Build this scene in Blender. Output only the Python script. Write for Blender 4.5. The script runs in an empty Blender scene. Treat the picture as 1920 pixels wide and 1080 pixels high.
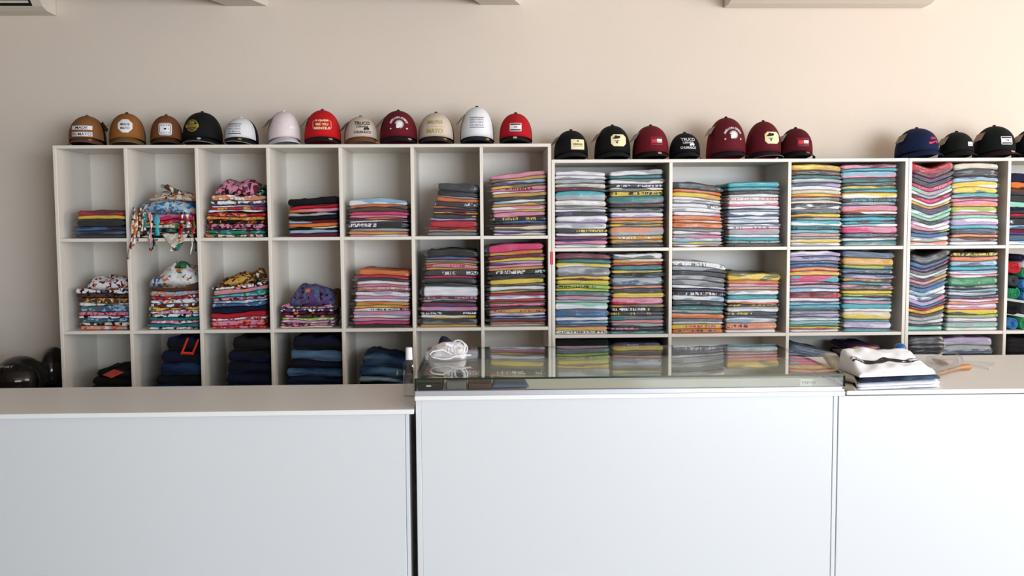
import bpy, math, random, re
from mathutils import Vector, Matrix, noise as mnoise

# ------------------------------------------------------------------ camera, light, exposure
SC = bpy.context.scene
COL = SC.collection
F_PX = 1741.77
PITCH, YAW, ROLL = 0.0713, 0.0289, -0.0062
CAM = Vector((2.1861, -4.8041, 1.5))
_fw = Vector((math.sin(YAW)*math.cos(PITCH), math.cos(YAW)*math.cos(PITCH), -math.sin(PITCH)))
_r0 = Vector((math.cos(YAW), -math.sin(YAW), 0)); _u0 = _r0.cross(_fw)
_rt = _r0*math.cos(ROLL)+_u0*math.sin(ROLL); _up = _u0*math.cos(ROLL)-_r0*math.sin(ROLL)
cd = bpy.data.cameras.new('camera'); cam = bpy.data.objects.new('camera', cd); COL.objects.link(cam)
m = Matrix((_rt, _up, -_fw)).transposed().to_4x4(); m.translation = CAM; cam.matrix_world = m
cd.sensor_width = 36; cd.lens = F_PX/1920*36; cd.clip_start = 0.05; cd.clip_end = 60
SC.camera = cam

def ray(u, v): return _fw+_rt*((u-960)/F_PX)-_up*((v-540)/F_PX)
def PY(u, v, Y):
    d = ray(u, v); return CAM+d*((Y-CAM.y)/d.y)
def PZ(u, v, Z):
    d = ray(u, v); return CAM+d*((Z-CAM.z)/d.z)

w = bpy.data.worlds.new('world'); SC.world = w; w.use_nodes = True
w.node_tree.nodes['Background'].inputs[0].default_value = (0.75, 0.83, 1, 1)
w.node_tree.nodes['Background'].inputs[1].default_value = 0.6
SC.view_settings.view_transform = 'Standard'; SC.view_settings.look = 'None'
SC.view_settings.exposure = 0.0; SC.view_settings.gamma = 1.0; SC.view_settings.use_curve_mapping = False

def area(name, loc, rot, sx, sy, power, color):
    l = bpy.data.lights.new(name, 'AREA'); l.shape = 'RECTANGLE'; l.size = sx; l.size_y = sy
    l.energy = power; l.color = color
    o = bpy.data.objects.new(name, l); o.location = loc; o.rotation_euler = rot; COL.objects.link(o); return o
# daylight coming in through the open shopfront behind the camera, and its warm bounce off the pavement
area('daylight_shopfront', (7.4, -10.2, 1.8), (math.radians(90), 0, math.radians(20)), 6.5, 3.0, 850, (0.79, 0.90, 1.0))
area('daylight_side_entrance', (8.7, -2.7, 1.55), (math.radians(90), 0, math.radians(70)), 2.6, 2.4, 165, (1.0, 0.89, 0.79))
area('daylight_pavement_bounce', (6.6, -8.6, 0.06), (math.radians(180), 0, 0), 5.5, 2.2, 460, (1.0, 0.83, 0.70))

# ------------------------------------------------------------------ colours and materials
def lin(h):
    h = h.lstrip('#'); r = []
    for i in (0, 2, 4):
        c = int(h[i:i+2], 16)/255; r.append(c/12.92 if c <= .04045 else ((c+.055)/1.055)**2.4)
    return tuple(r)+(1.0,)
PAL = {  # code: (colour, word used in labels)
 'W': ('e9e8ee', 'white'), 'CR': ('ded4bf', 'cream'), 'LG': ('a9adb3', 'light-grey'), 'G': ('74787c', 'grey'), 'DG': ('36383f', 'charcoal'),
 'K': ('101014', 'black'), 'N': ('0f1638', 'navy'), 'B': ('2a6fae', 'blue'), 'LB': ('93b9d2', 'light-blue'), 'SB': ('4a6482', 'slate-blue'),
 'T': ('1f7f80', 'teal'), 'TQ': ('3fb0c0', 'turquoise'), 'AQ': ('8fd0b8', 'mint-green'), 'GR': ('1f8a55', 'green'), 'LI': ('a9c24a', 'lime'),
 'OL': ('77733a', 'olive'), 'Y': ('eccb3c', 'yellow'), 'MU': ('d8a248', 'mustard'), 'O': ('e2722c', 'orange'), 'PE': ('e8946c', 'peach'),
 'R': ('c81a2c', 'red'), 'M': ('6f1730', 'maroon'), 'PK': ('dd8aa6', 'pink'), 'HP': ('dc2f72', 'hot-pink'), 'PU': ('5b3a74', 'purple'),
 'LV': ('b9a6cf', 'lavender'), 'BR': ('5a3a2a', 'brown'), 'DB': ('1b3a64', 'dark-blue'), 'MB': ('557fa8', 'mid-blue'), 'BG': ('c9bfae', 'beige')}
MATS = {}
for _k, (_h, _n) in list(PAL.items()):  # garment dyes are a little muted
    _c = [int(_h[i:i+2], 16) for i in (0, 2, 4)]; _g = sum(_c)/3
    PAL[_k] = ('%02x%02x%02x' % tuple(int(x+(_g-x)*.12) for x in _c), _n)
def nt(name):
    m = bpy.data.materials.new(name); m.use_nodes = True
    t = m.node_tree; b = t.nodes['Principled BSDF']; return m, t, b
def N(t, typ, **k):
    n = t.nodes.new(typ)
    for a, b in k.items(): setattr(n, a, b)
    return n
def plain(name, hexc, rough=.5, metal=0, spec=.5, bump=0, bscale=40, var=0):
    if name in MATS: return MATS[name]
    m, t, b = nt(name); c = lin(hexc)
    b.inputs['Base Color'].default_value = c; b.inputs['Roughness'].default_value = rough
    b.inputs['Metallic'].default_value = metal; b.inputs['Specular IOR Level'].default_value = spec
    tc = N(t, 'ShaderNodeTexCoord')
    if bump or var:
        n = N(t, 'ShaderNodeTexNoise'); n.inputs['Scale'].default_value = bscale; n.inputs['Detail'].default_value = 4
        t.links.new(tc.outputs['Object'], n.inputs['Vector'])
        if bump:
            bp = N(t, 'ShaderNodeBump'); bp.inputs['Strength'].default_value = bump; bp.inputs['Distance'].default_value = .004
            t.links.new(n.outputs['Fac'], bp.inputs['Height']); t.links.new(bp.outputs['Normal'], b.inputs['Normal'])
        if var:
            n2 = N(t, 'ShaderNodeTexNoise'); n2.inputs['Scale'].default_value = 2.2; n2.inputs['Detail'].default_value = 3
            t.links.new(tc.outputs['Object'], n2.inputs['Vector'])
            mx = N(t, 'ShaderNodeMix', data_type='RGBA'); mx.inputs[6].default_value = tuple(x*(1-var) for x in c[:3])+(1,); mx.inputs[7].default_value = tuple(min(1, x*(1+var)) for x in c[:3])+(1,)
            t.links.new(n2.outputs['Fac'], mx.inputs[0]); t.links.new(mx.outputs[2], b.inputs['Base Color'])
    MATS[name] = m; return m
def math_(t, op, a, b=None, c=None):
    n = N(t, 'ShaderNodeMath', operation=op)
    for i, x in enumerate((a, b, c)):
        if x is None: continue
        if isinstance(x, (int, float)): n.inputs[i].default_value = x
        else: t.links.new(x, n.inputs[i])
    return n.outputs[0]
def noise1(t, vec, scale3, detail=2, scale=1.0):
    mp = N(t, 'ShaderNodeVectorMath', operation='MULTIPLY'); mp.inputs[1].default_value = scale3; t.links.new(vec, mp.inputs[0])
    n = N(t, 'ShaderNodeTexNoise'); n.inputs['Scale'].default_value = scale; n.inputs['Detail'].default_value = detail
    t.links.new(mp.outputs[0], n.inputs['Vector']); return n
def cloth(c1, mode='', c2=None, kind='shirt'):
    key = 'cloth_%s_%s_%s_%s' % (c1, {'': 'plain', '/': 'two', '*': 'print', '#': 'floral', '~': 'denim'}[mode], c2, kind)
    if key in MATS: return MATS[key]
    m, t, b = nt(key); A = lin(PAL[c1][0]); B = lin(PAL[c2][0]) if c2 else A
    tc = N(t, 'ShaderNodeTexCoord'); oi = N(t, 'ShaderNodeObjectInfo')
    off = N(t, 'ShaderNodeVectorMath', operation='SCALE'); off.inputs[0].default_value = (37., 19., 23.); t.links.new(oi.outputs['Random'], off.inputs[3])
    ad = N(t, 'ShaderNodeVectorMath', operation='ADD'); t.links.new(tc.outputs['Object'], ad.inputs[0]); t.links.new(off.outputs[0], ad.inputs[1])
    vec = ad.outputs[0]
    mx = N(t, 'ShaderNodeMix', data_type='RGBA'); mx.inputs[6].default_value = A; mx.inputs[7].default_value = B
    sp = N(t, 'ShaderNodeSeparateXYZ'); t.links.new(tc.outputs['Generated'], sp.inputs[0])
    col = mx.outputs[2]
    if mode == '/':
        n = noise1(t, vec, (7, 3, 30), 2)
        s = math_(t, 'ADD', sp.outputs[2], math_(t, 'MULTIPLY', math_(t, 'SUBTRACT', n.outputs['Fac'], .5), 2.2))
        f = math_(t, 'MULTIPLY_ADD', math_(t, 'SUBTRACT', .5, s), 9, .5); cl = N(t, 'ShaderNodeClamp'); t.links.new(f, cl.inputs[0]); t.links.new(cl.outputs[0], mx.inputs[0])
    elif mode == '*':
        n1 = noise1(t, vec, (150, 2, 60), 1); n2 = noise1(t, vec, (14, 2, 3), 0)
        z = math_(t, 'LESS_THAN', math_(t, 'ABSOLUTE', math_(t, 'SUBTRACT', sp.outputs[2], .5)), .24)
        f = math_(t, 'MULTIPLY', math_(t, 'GREATER_THAN', n1.outputs['Fac'], .5), math_(t, 'GREATER_THAN', n2.outputs['Fac'], .44))
        t.links.new(math_(t, 'MULTIPLY', f, z), mx.inputs[0])
    elif mode == '#':
        dn = noise1(t, vec, (1, 1, 1), 2, 22)
        dv = N(t, 'ShaderNodeVectorMath', operation='SCALE'); dv.inputs[3].default_value = .05; t.links.new(dn.outputs['Color'], dv.inputs[0])
        av = N(t, 'ShaderNodeVectorMath', operation='ADD'); t.links.new(vec, av.inputs[0]); t.links.new(dv.outputs[0], av.inputs[1])
        vo = N(t, 'ShaderNodeTexVoronoi'); vo.inputs['Scale'].default_value = 70; t.links.new(av.outputs[0], vo.inputs['Vector'])
        sc = N(t, 'ShaderNodeSeparateColor'); t.links.new(vo.outputs['Color'], sc.inputs[0])
        r = N(t, 'ShaderNodeValToRGB'); r.color_ramp.interpolation = 'CONSTANT'; e = r.color_ramp.elements
        rnd = random.Random(key)
        acc = [lin(PAL[x][0]) for x in rnd.sample(['W', 'CR', 'O', 'SB', 'GR', 'BR', 'PE', 'K', 'LB', 'M'], 2)]
        e[0].position = 0; e[0].color = A; e[1].position = .46; e[1].color = B
        for p, c in ((.74, acc[0]), (.84, acc[1]), (.9, A)):
            q = e.new(p); q.color = c
        t.links.new(sc.outputs[0], r.inputs[0]); col = r.outputs[0]
    elif mode == '':
        n = noise1(t, vec, (9, 9, 70), 3); mx.inputs[6].default_value = tuple(x*.86 for x in A[:3])+(1,); mx.inputs[7].default_value = tuple(min(1, x*1.12+.004) for x in A[:3])+(1,)  # lighter and darker streaks painted in for print and wrinkle shading
        f = math_(t, 'MULTIPLY_ADD', math_(t, 'SUBTRACT', n.outputs['Fac'], .5), 3, .5); cl = N(t, 'ShaderNodeClamp'); t.links.new(f, cl.inputs[0]); t.links.new(cl.outputs[0], mx.inputs[0])
    elif mode == '~':
        n = noise1(t, vec, (6, 6, 26), 3); f = math_(t, 'MULTIPLY_ADD', math_(t, 'SUBTRACT', n.outputs['Fac'], .5), 4, .4)
        cl = N(t, 'ShaderNodeClamp'); t.links.new(f, cl.inputs[0]); t.links.new(cl.outputs[0], mx.inputs[0])
    t.links.new(col, b.inputs['Base Color'])
    b.inputs['Roughness'].default_value = .8; b.inputs['Specular IOR Level'].default_value = .25
    n = noise1(t, vec, (26, 26, 30) if mode == '#' else (14, 14, 150), 3); bp = N(t, 'ShaderNodeBump'); bp.inputs['Strength'].default_value = .9; bp.inputs['Distance'].default_value = .006
    t.links.new(n.outputs['Fac'], bp.inputs['Height']); t.links.new(bp.outputs['Normal'], b.inputs['Normal'])
    MATS[key] = m; return m
def film(name='clear_film', haze=.035, tint=(1, 1, 1), sharp=.12, bumpd=.004):
    if name in MATS: return MATS[name]
    m = bpy.data.materials.new(name); m.use_nodes = True; t = m.node_tree; t.nodes.clear()
    out = N(t, 'ShaderNodeOutputMaterial'); tr = N(t, 'ShaderNodeBsdfTransparent'); tr.inputs[0].default_value = tint+(1,)
    gl = N(t, 'ShaderNodeBsdfGlossy'); gl.inputs['Roughness'].default_value = sharp
    df = N(t, 'ShaderNodeBsdfDiffuse'); df.inputs[0].default_value = (.8, .8, .84, 1)
    tc = N(t, 'ShaderNodeTexCoord'); n = noise1(t, tc.outputs['Object'], (28, 28, 90), 3)
    bp = N(t, 'ShaderNodeBump'); bp.inputs['Strength'].default_value = 1; bp.inputs['Distance'].default_value = bumpd
    t.links.new(n.outputs['Fac'], bp.inputs['Height']); t.links.new(bp.outputs['Normal'], gl.inputs['Normal'])
    lw = N(t, 'ShaderNodeLayerWeight'); lw.inputs['Blend'].default_value = .32; t.links.new(bp.outputs['Normal'], lw.inputs['Normal'])
    m1 = N(t, 'ShaderNodeMixShader'); m1.inputs[0].default_value = haze; t.links.new(tr.outputs[0], m1.inputs[1]); t.links.new(df.outputs[0], m1.inputs[2])
    m2 = N(t, 'ShaderNodeMixShader'); t.links.new(math_(t, 'MULTIPLY_ADD', lw.outputs['Facing'], .30, .035), m2.inputs[0]); t.links.new(m1.outputs[0], m2.inputs[1]); t.links.new(gl.outputs[0], m2.inputs[2])
    t.links.new(m2.outputs[0], out.inputs[0]); MATS[name] = m; return m
def sheet_glass(name='sheet_glass', tint=(.975, .99, .98), k0=.05):
    if name in MATS: return MATS[name]
    m = bpy.data.materials.new(name); m.use_nodes = True; t = m.node_tree; t.nodes.clear()
    out = N(t, 'ShaderNodeOutputMaterial'); tr = N(t, 'ShaderNodeBsdfTransparent'); tr.inputs[0].default_value = tint+(1,)
    gl = N(t, 'ShaderNodeBsdfGlossy'); gl.inputs['Roughness'].default_value = .015
    g = N(t, 'ShaderNodeNewGeometry'); d = N(t, 'ShaderNodeVectorMath', operation='DOT_PRODUCT')
    t.links.new(g.outputs['Normal'], d.inputs[0]); t.links.new(g.outputs['Incoming'], d.inputs[1])
    c = math_(t, 'SUBTRACT', 1, math_(t, 'ABSOLUTE', d.outputs['Value'])); f = math_(t, 'MULTIPLY_ADD', math_(t, 'POWER', c, 5), 1-k0, k0)
    mx = N(t, 'ShaderNodeMixShader'); t.links.new(f, mx.inputs[0]); t.links.new(tr.outputs[0], mx.inputs[1]); t.links.new(gl.outputs[0], mx.inputs[2])
    t.links.new(mx.outputs[0], out.inputs[0]); MATS[name] = m; return m
M_BOARD = plain('white_laminate', 'e9e2d8', .38, spec=.4)
M_COUNTER = plain('white_counter_laminate', 'dadde0', .30, spec=.45)
M_EDGE = plain('counter_edge_band', 'efeeed', .35)
M_WALL = plain('painted_wall', 'e0d3c6', .8, spec=.2, bump=.15, bscale=60, var=.025)
M_FLOOR = plain('floor_tile', 'a39b90', .35, var=.03)
M_CEIL = plain('ceiling_paint', 'd9d4ca', .8)
M_AC = plain('ac_plastic', 'e2dbcf', .4)
M_DARK = plain('dark_void', '0c0a0a', .6)
M_RAIL = plain('aluminium_rail', 'b9bac0', .35, metal=.4)
M_GEDGE = plain('glass_edge_green', '12301f', .15)
M_GOLD = plain('gold_foil', 'cfa24a', .3, metal=.8)
M_BLK = plain('black_cloth', '0d0d10', .85, spec=.2)

# ------------------------------------------------------------------ mesh helpers
def mk(name, vs, fs, mat, parent=None, loc=(0, 0, 0), smooth=False, matidx=None):
    me = bpy.data.meshes.new(name); me.from_pydata([tuple(v) for v in vs], [], fs)
    for x in (mat if isinstance(mat, (list, tuple)) else [mat]): me.materials.append(x)
    if matidx: me.polygons.foreach_set('material_index', matidx)
    if smooth: me.polygons.foreach_set('use_smooth', [True]*len(me.polygons))
    me.update(); o = bpy.data.objects.new(name, me); COL.objects.link(o); o.location = loc
    if parent: o.parent = parent
    return o
def tag(o, label, cat, group=None, kind=None):
    if label: o['label'] = label
    if cat: o['category'] = cat
    if group: o['group'] = group
    if kind: o['kind'] = kind
    return o
def empty(name, loc, label=None, cat=None, group=None, rz=0):
    o = bpy.data.objects.new(name, None); o.empty_display_size = .05; COL.objects.link(o); o.location = loc; o.rotation_euler.z = rz
    if label: tag(o, label, cat, group)
    return o
def boxg(x0, x1, y0, y1, z0, z1, b=.0):
    if b <= 0:
        vs = [(x, y, z) for z in (z0, z1) for y in (y0, y1) for x in (x0, x1)]
        return vs, [(0, 2, 3, 1), (4, 5, 7, 6), (0, 1, 5, 4), (2, 6, 7, 3), (0, 4, 6, 2), (1, 3, 7, 5)]
    vs = []; 
    for sx, X in ((-1, x0), (1, x1)):
        for sy, Y in ((-1, y0), (1, y1)):
            for sz, Z in ((-1, z0), (1, z1)):
                vs += [(X, Y-sy*b, Z-sz*b), (X-sx*b, Y, Z-sz*b), (X-sx*b, Y-sy*b, Z)]
    def i(a, c, d, k): return (a*4+c*2+d)*3+k
    fs = [(i(0,0,0,0), i(0,0,1,0), i(0,1,1,0), i(0,1,0,0)), (i(1,0,0,0), i(1,1,0,0), i(1,1,1,0), i(1,0,1,0)),
          (i(0,0,0,1), i(1,0,0,1), i(1,0,1,1), i(0,0,1,1)), (i(0,1,0,1), i(0,1,1,1), i(1,1,1,1), i(1,1,0,1)),
          (i(0,0,0,2), i(0,1,0,2), i(1,1,0,2), i(1,0,0,2)), (i(0,0,1,2), i(1,0,1,2), i(1,1,1,2), i(0,1,1,2))]
    for a in (0, 1):
        for c in (0, 1):
            f = (i(a,c,0,0), i(a,c,1,0), i(a,c,1,1), i(a,c,0,1)); fs.append(f if (a ^ c) else f[::-1])
            f = (i(a,0,c,0), i(a,1,c,0), i(a,1,c,2), i(a,0,c,2)); fs.append(f[::-1] if (a ^ c) else f)
            f = (i(0,a,c,1), i(1,a,c,1), i(1,a,c,2), i(0,a,c,2)); fs.append(f if (a ^ c) else f[::-1])
            for d in (0, 1):
                f = (i(a,c,d,0), i(a,c,d,1), i(a,c,d,2)); fs.append(f if (a ^ c ^ d) else f[::-1])
    return vs, fs
def box(name, x0, x1, y0, y1, z0, z1, mat, parent=None, b=.0015, org=(0, 0, 0)):
    vs, fs = boxg(x0-org[0], x1-org[0], y0-org[1], y1-org[1], z0-org[2], z1-org[2], b)
    return mk(name, vs, fs, mat, parent)
def tube(pts, r, n=8, cap=True):
    pts = [Vector(p) for p in pts]; vs = []; fs = []; up = Vector((0, 0, 1))
    for i, p in enumerate(pts):
        d = (pts[min(i+1, len(pts)-1)]-pts[max(i-1, 0)]).normalized()
        a = d.cross(up); a = a.normalized() if a.length > .05 else Vector((1, 0, 0)); c = d.cross(a).normalized()
        rr = r[i] if isinstance(r, (list, tuple)) else r
        for k in range(n):
            t = 2*math.pi*k/n; vs.append(p+a*math.cos(t)*rr+c*math.sin(t)*rr)
    for i in range(len(pts)-1):
        for k in range(n):
            fs.append((i*n+k, i*n+(k+1) % n, (i+1)*n+(k+1) % n, (i+1)*n+k))
    if cap: fs.append(tuple(range(n))[::-1]); fs.append(tuple((len(pts)-1)*n+k for k in range(n)))
    return vs, fs
def lathe(prof, n=24, sx=1, sy=1):
    vs = []; fs = []
    for r, z in prof:
        for k in range(n):
            t = 2*math.pi*k/n; vs.append((r*math.cos(t)*sx, r*math.sin(t)*sy, z))
    for i in range(len(prof)-1):
        for k in range(n): fs.append((i*n+k, i*n+(k+1) % n, (i+1)*n+(k+1) % n, (i+1)*n+k))
    fs.append(tuple(range(n))[::-1]); fs.append(tuple((len(prof)-1)*n+k for k in range(n)))
    return vs, fs
class Wob:  # smooth 1-D wobble
    def __init__(s, rng, amp, f=(1, 2.3, 5.1)): s.k = [(amp*rng.uniform(.5, 1)/(1+j*.7), fr*rng.uniform(.8, 1.3), rng.uniform(0, 6.28)) for j, fr in enumerate(f)]
    def __call__(s, x): return sum(a*math.sin(fr*x*6.28+p) for a, fr, p in s.k)
def slab(x0, x1, yf, yb, zb, zt, rng, lobes=2, bulge=.008, wob=.002, er=.012, shrink=0., crumple=0., pinch=.0, dens=13):
    """one folded garment: zb(x), zt(x) give its underside and top; folded rounded front, real depth"""
    W = x1-x0; ss = [0, .006, .02, .045]+[.045+.91*(i+1)/dens for i in range(dens-1)]+[.955, .98, .994, 1]
    wf = Wob(rng, wob); wt = Wob(rng, crumple or 1e-5, (1.5, 4, 9)); vs = []; nq = 4*lobes+1; ph = rng.uniform(0, .4)
    for s in ss:
        x = x0+W*s; d = min(s, 1-s)*W; e = math.sqrt(max(0, 1-(1-min(1, d/er))**2)); e = .12+.88*e
        if pinch: e = pinch+(1-pinch)*min(1, d/.02)
        a, b_ = zb(x)+shrink, zt(x)-shrink; zm = (a+b_)/2; h = max(.0008, (b_-a)/2)*e
        y = yf+wf(s)+(1-e)*.012; row = []
        for yy in (yb, (yf*1.0+yb)/2, yf+.02): row.append((x, yy, zm-h))
        for q in range(nq):
            t = q/(nq-1); env = math.sqrt(max(0, 1-(2*t-1)**2)); lob = .55+.45*abs(math.sin(math.pi*lobes*t))
            row.append((x, y+bulge*(1-env*lob), zm-h+2*h*t))
        for yy in (yf+.02, (yf+yb)/2, yb):
            row.append((x, yy, zm+h+(wt(s*1.3+yy*4) if crumple else 0)*e))
        vs.append(row)
    n = len(vs[0]); V = [p for r in vs for p in r]; F = []
    for i in range(len(ss)-1):
        for k in range(n): F.append((i*n+k, (i+1)*n+k, (i+1)*n+(k+1) % n, i*n+(k+1) % n))
    F.append(tuple(range(n))); F.append(tuple((len(ss)-1)*n+k for k in range(n))[::-1])
    return V, F
ORD = ['topmost', 'second', 'third', 'fourth', 'fifth', 'sixth', 'seventh', 'eighth', 'ninth', 'tenth', 'eleventh', 'twelfth', 'thirteenth', 'fourteenth',
       'fifteenth', 'sixteenth', 'seventeenth', 'eighteenth', 'nineteenth', 'twentieth', 'twenty-first', 'twenty-second', 'twenty-third', 'twenty-fourth', 'twenty-fifth', 'twenty-sixth']
def colname(c1, mode, c2):
    a = PAL[c1][1]
    if mode == '/': return a+' and '+PAL[c2][1]
    if mode == '*': return 'printed '+a
    if mode == '#': return a+' and '+PAL[c2][1]+' patterned'
    if mode == '~': return a
    return a
def parse(s):
    out = []
    for tk in s.split():
        g = re.match(r'([A-Z]+)([/*#~]?)([A-Z]*?)(\d+)$', tk).groups(); out.append((g[0], g[1], g[2] or None, float(g[3])))
    return out
def thin(L):
    out = []
    for l in L:
        if out and l[3] <= 35 and out[-1][1] == '' and out[-1][3] <= 60 and l[0] != out[-1][0]:
            p = out[-1]; out[-1] = (p[0], '/', l[0], p[3]+l[3])
        elif out and l[3] <= 30: out[-1] = out[-1][:3]+(out[-1][3]+l[3],)
        else: out.append(l)
    return out
def stack(spec, px, z0, where, grp, name='bagged_tshirt', cat='T-shirt', noun='bagged T-shirt', bag=True, yf=.018, yb=.31, bow=(0, 0, 0, 0), lobes=2, seed=1, Y=0., jit=.006, wobz=.0022, crumple=0, bulge=.008, flap=0.):
    """px = (x0 bottom, x1 bottom, x0 top, x1 top, y top) in photo pixels on the shelf front plane"""
    rng = random.Random(seed); L = (thin(parse(spec)) if z0 < 2 and 'unit' in where and 'tall' not in where else parse(spec))[::-1]; tot = sum(l[3] for l in L)
    zp = PY((px[2]+px[3])/2, px[4], yf+Y).z; vb = 0
    xb0 = PY(px[0], 500, yf).x; xb1 = PY(px[1], 500, yf).x; xt0 = PY(px[2], 500, yf).x; xt1 = PY(px[3], 500, yf).x
    for k in range(2):  # x at the right height
        pass
    def fixx(u, z):
        v = 400.0
        for _ in range(4):
            p = PY(u, v, yf); p2 = PY(u, v+1, yf); v += (z-p.z)/(p2.z-p.z)
        return PY(u, v, yf).x
    xb0, xb1, xt0, xt1 = fixx(px[0], z0), fixx(px[1], z0), fixx(px[2], zp), fixx(px[3], zp)
    lim = [(q[i]+TH+.0015, q[i+1]-.0015, ZZ) for q, ZZ in ((XL_, ZL), (XM, ZM), (XR, ZM)) for i in range(len(q)-1)]
    lx0, lx1, ZZ = min(lim, key=lambda q: abs((q[0]+q[1])/2-(xb0+xb1)/2)); ztop = min(q for q in ZZ if q > z0+.05)-TH-.002
    tilt, arch, vee, off = bow; H = zp-z0-max(0, vee)*.7; XC = (xb0+xb1)/2; HW = (xb1-xb0)/2
    def shape(x, h):
        xn = max(-1.3, min(1.3, (x-XC)/HW)); hf = min(1, h*3.2)
        return tilt*(xn+1)/2*h+arch*(1-xn*xn)*h+vee*abs(xn-off)**1.25*hf
    wobs = [lambda x: 0]+[Wob(rng, wobz, (2.2, 4.5, 9)) for _ in L]
    acc = 0; zs = [0]
    for l in L: acc += l[3]; zs.append(acc/tot)
    def bound(k): return lambda x: z0+zs[k]*H+(shape(x, zs[k])-(arch*zs[k]+max(0, tilt)*zs[k]*.5))+(wobs[k](x) if k < len(L) or True else 0)*(1 if k else 0)+.0006
    n = len(L); prev = None; objs = []; cache = {}
    def B(kk, x):
        key = (kk, round(x, 4))
        if key not in cache:
            x = key[1]; v = bound(kk)(x)
            if kk: v = max(v, B(kk-1, x)+.0035)
            cache[key] = min(v, ztop-.0035*(n-kk))
        return cache[key]
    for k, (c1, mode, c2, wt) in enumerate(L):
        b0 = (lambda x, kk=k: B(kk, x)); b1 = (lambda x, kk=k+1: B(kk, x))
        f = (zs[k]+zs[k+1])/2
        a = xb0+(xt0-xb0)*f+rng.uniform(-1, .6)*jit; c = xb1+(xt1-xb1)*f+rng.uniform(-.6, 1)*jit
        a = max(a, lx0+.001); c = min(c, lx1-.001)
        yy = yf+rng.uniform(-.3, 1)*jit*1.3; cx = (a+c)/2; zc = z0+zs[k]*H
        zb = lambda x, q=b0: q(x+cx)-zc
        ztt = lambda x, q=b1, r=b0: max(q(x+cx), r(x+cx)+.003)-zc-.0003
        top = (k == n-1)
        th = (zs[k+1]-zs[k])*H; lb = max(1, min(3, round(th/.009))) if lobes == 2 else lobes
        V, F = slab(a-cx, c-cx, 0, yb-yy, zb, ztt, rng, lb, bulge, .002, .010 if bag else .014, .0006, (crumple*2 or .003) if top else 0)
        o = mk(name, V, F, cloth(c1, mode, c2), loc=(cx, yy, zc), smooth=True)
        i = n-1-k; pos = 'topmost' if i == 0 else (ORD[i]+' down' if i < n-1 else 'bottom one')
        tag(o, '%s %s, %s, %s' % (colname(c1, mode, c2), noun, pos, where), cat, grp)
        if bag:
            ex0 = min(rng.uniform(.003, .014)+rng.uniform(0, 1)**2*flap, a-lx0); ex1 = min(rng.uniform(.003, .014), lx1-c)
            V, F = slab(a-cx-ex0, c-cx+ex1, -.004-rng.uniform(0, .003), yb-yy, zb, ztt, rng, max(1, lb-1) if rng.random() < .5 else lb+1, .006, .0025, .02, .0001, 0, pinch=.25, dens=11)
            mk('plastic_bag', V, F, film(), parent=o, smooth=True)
        objs.append(o)
    return objs, (XC, z0+H, HW)

# ------------------------------------------------------------------ the room
def struct(o): o['kind'] = 'structure'; return o
struct(box('floor', -2.5, 8.5, -7.2, .6, -.1, 0, M_FLOOR, b=0))
struct(box('wall_back', -2.5, 8.5, .425, .6, 0, 3.05, M_WALL, b=0))
struct(box('wall_left', -2.6, -2.5, -7.2, .425, 0, 3.05, plain('wall_left_low_bounce', '6e6356', .8), b=0))  # unseen wall, colour darkened to cut light bounced onto the left
struct(box('wall_right', 8.5, 8.6, -1.2, .425, 0, 3.05, M_WALL, b=0)); struct(box('trim_4', 8.5, 8.6, -7.2, -4.2, 0, 3.05, M_WALL, b=0)); struct(box('trim_5', 8.5, 8.6, -4.2, -1.2, 2.75, 3.05, M_WALL, b=0))
struct(box('ceiling', -2.5, 8.5, -7.2, .6, 3.05, 3.15, M_CEIL, b=0))
struct(box('wall_front', -2.5, 3.0, -7.3, -7.2, 0, 3.05, M_WALL, b=0))
struct(box('trim_1', 3.0, 8.5, -7.3, -7.2, 2.75, 3.05, M_WALL, b=0))
# roof beam ends that run into the wall above the shelves
def beam(n, u0, u1, v, vp):
    a = PY(u0, v+3, .425); b = PY(u1, v, .425); d = ray(*vp); d = Vector((d.x, d.y, 0)); d /= d.y
    z = (a.z+b.z)/2; q = -d*1.6; vs = [(p.x+k.x, p.y+k.y, zz) for zz in (z, 3.05) for k in (Vector((0, 0, 0)), q) for p in (a, b)]
    struct(mk('trim_%d' % n, vs, [(0, 1, 3, 2), (4, 6, 7, 5), (0, 4, 5, 1), (2, 3, 7, 6), (0, 2, 6, 4), (1, 5, 7, 3)], M_CEIL))
beam(2, 425, 501, 10, (1450, 375)); beam(3, 902, 976, 8, (1450, 375))

# ------------------------------------------------------------------ shelf units
TH = .017; YB = .41
def unit(label, X, Zs, left_panel, right_panel, zp0=0.0):
    t = empty('shelf_unit', (X[0], 0, 0), label, 'shelf unit', 'white open shelf units against the back wall')
    ox = X[0]; top = Zs[0]
    def pb(nm, *a): return box(nm, a[0]-ox, a[1]-ox, *a[2:], M_BOARD, t)
    pb('top_panel', X[0], X[-1]+TH, 0, YB, top-TH, top)
    pb('side_panel', X[0], X[0]+TH, 0, YB, 0, top-TH); pb('side_panel', X[-1], X[-1]+TH, 0, YB, 0, top-TH)
    for x in X[1:-1]: pb('divider', x, x+TH, 0.0005, YB, .08, top-TH)
    for i in range(len(X)-1):
        for z in Zs[1:]: pb('shelf_board', X[i]+TH, X[i+1], .001, YB, z-TH, z)
    pb('back_panel', X[0], X[-1]+TH, YB-.001, YB+.008, .02, top-.002)
    pb('plinth', X[0]+TH, X[-1], .02, .036, 0, .08-TH)
    return t
XL_ = [.003, .357, .714, 1.075, 1.442, 1.808, 2.163, 2.513]; ZL = [1.8995, 1.4275, .9525, .48, .08]
XM = [2.532, 3.142, 3.762, 4.377]; ZM = [1.817, 1.361, .9085, .456, .08]
XR = [4.396, 4.921, 5.45]
unit('tall white seven bay shelf unit left of the lower units', XL_, ZL, 1, 1)
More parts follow.
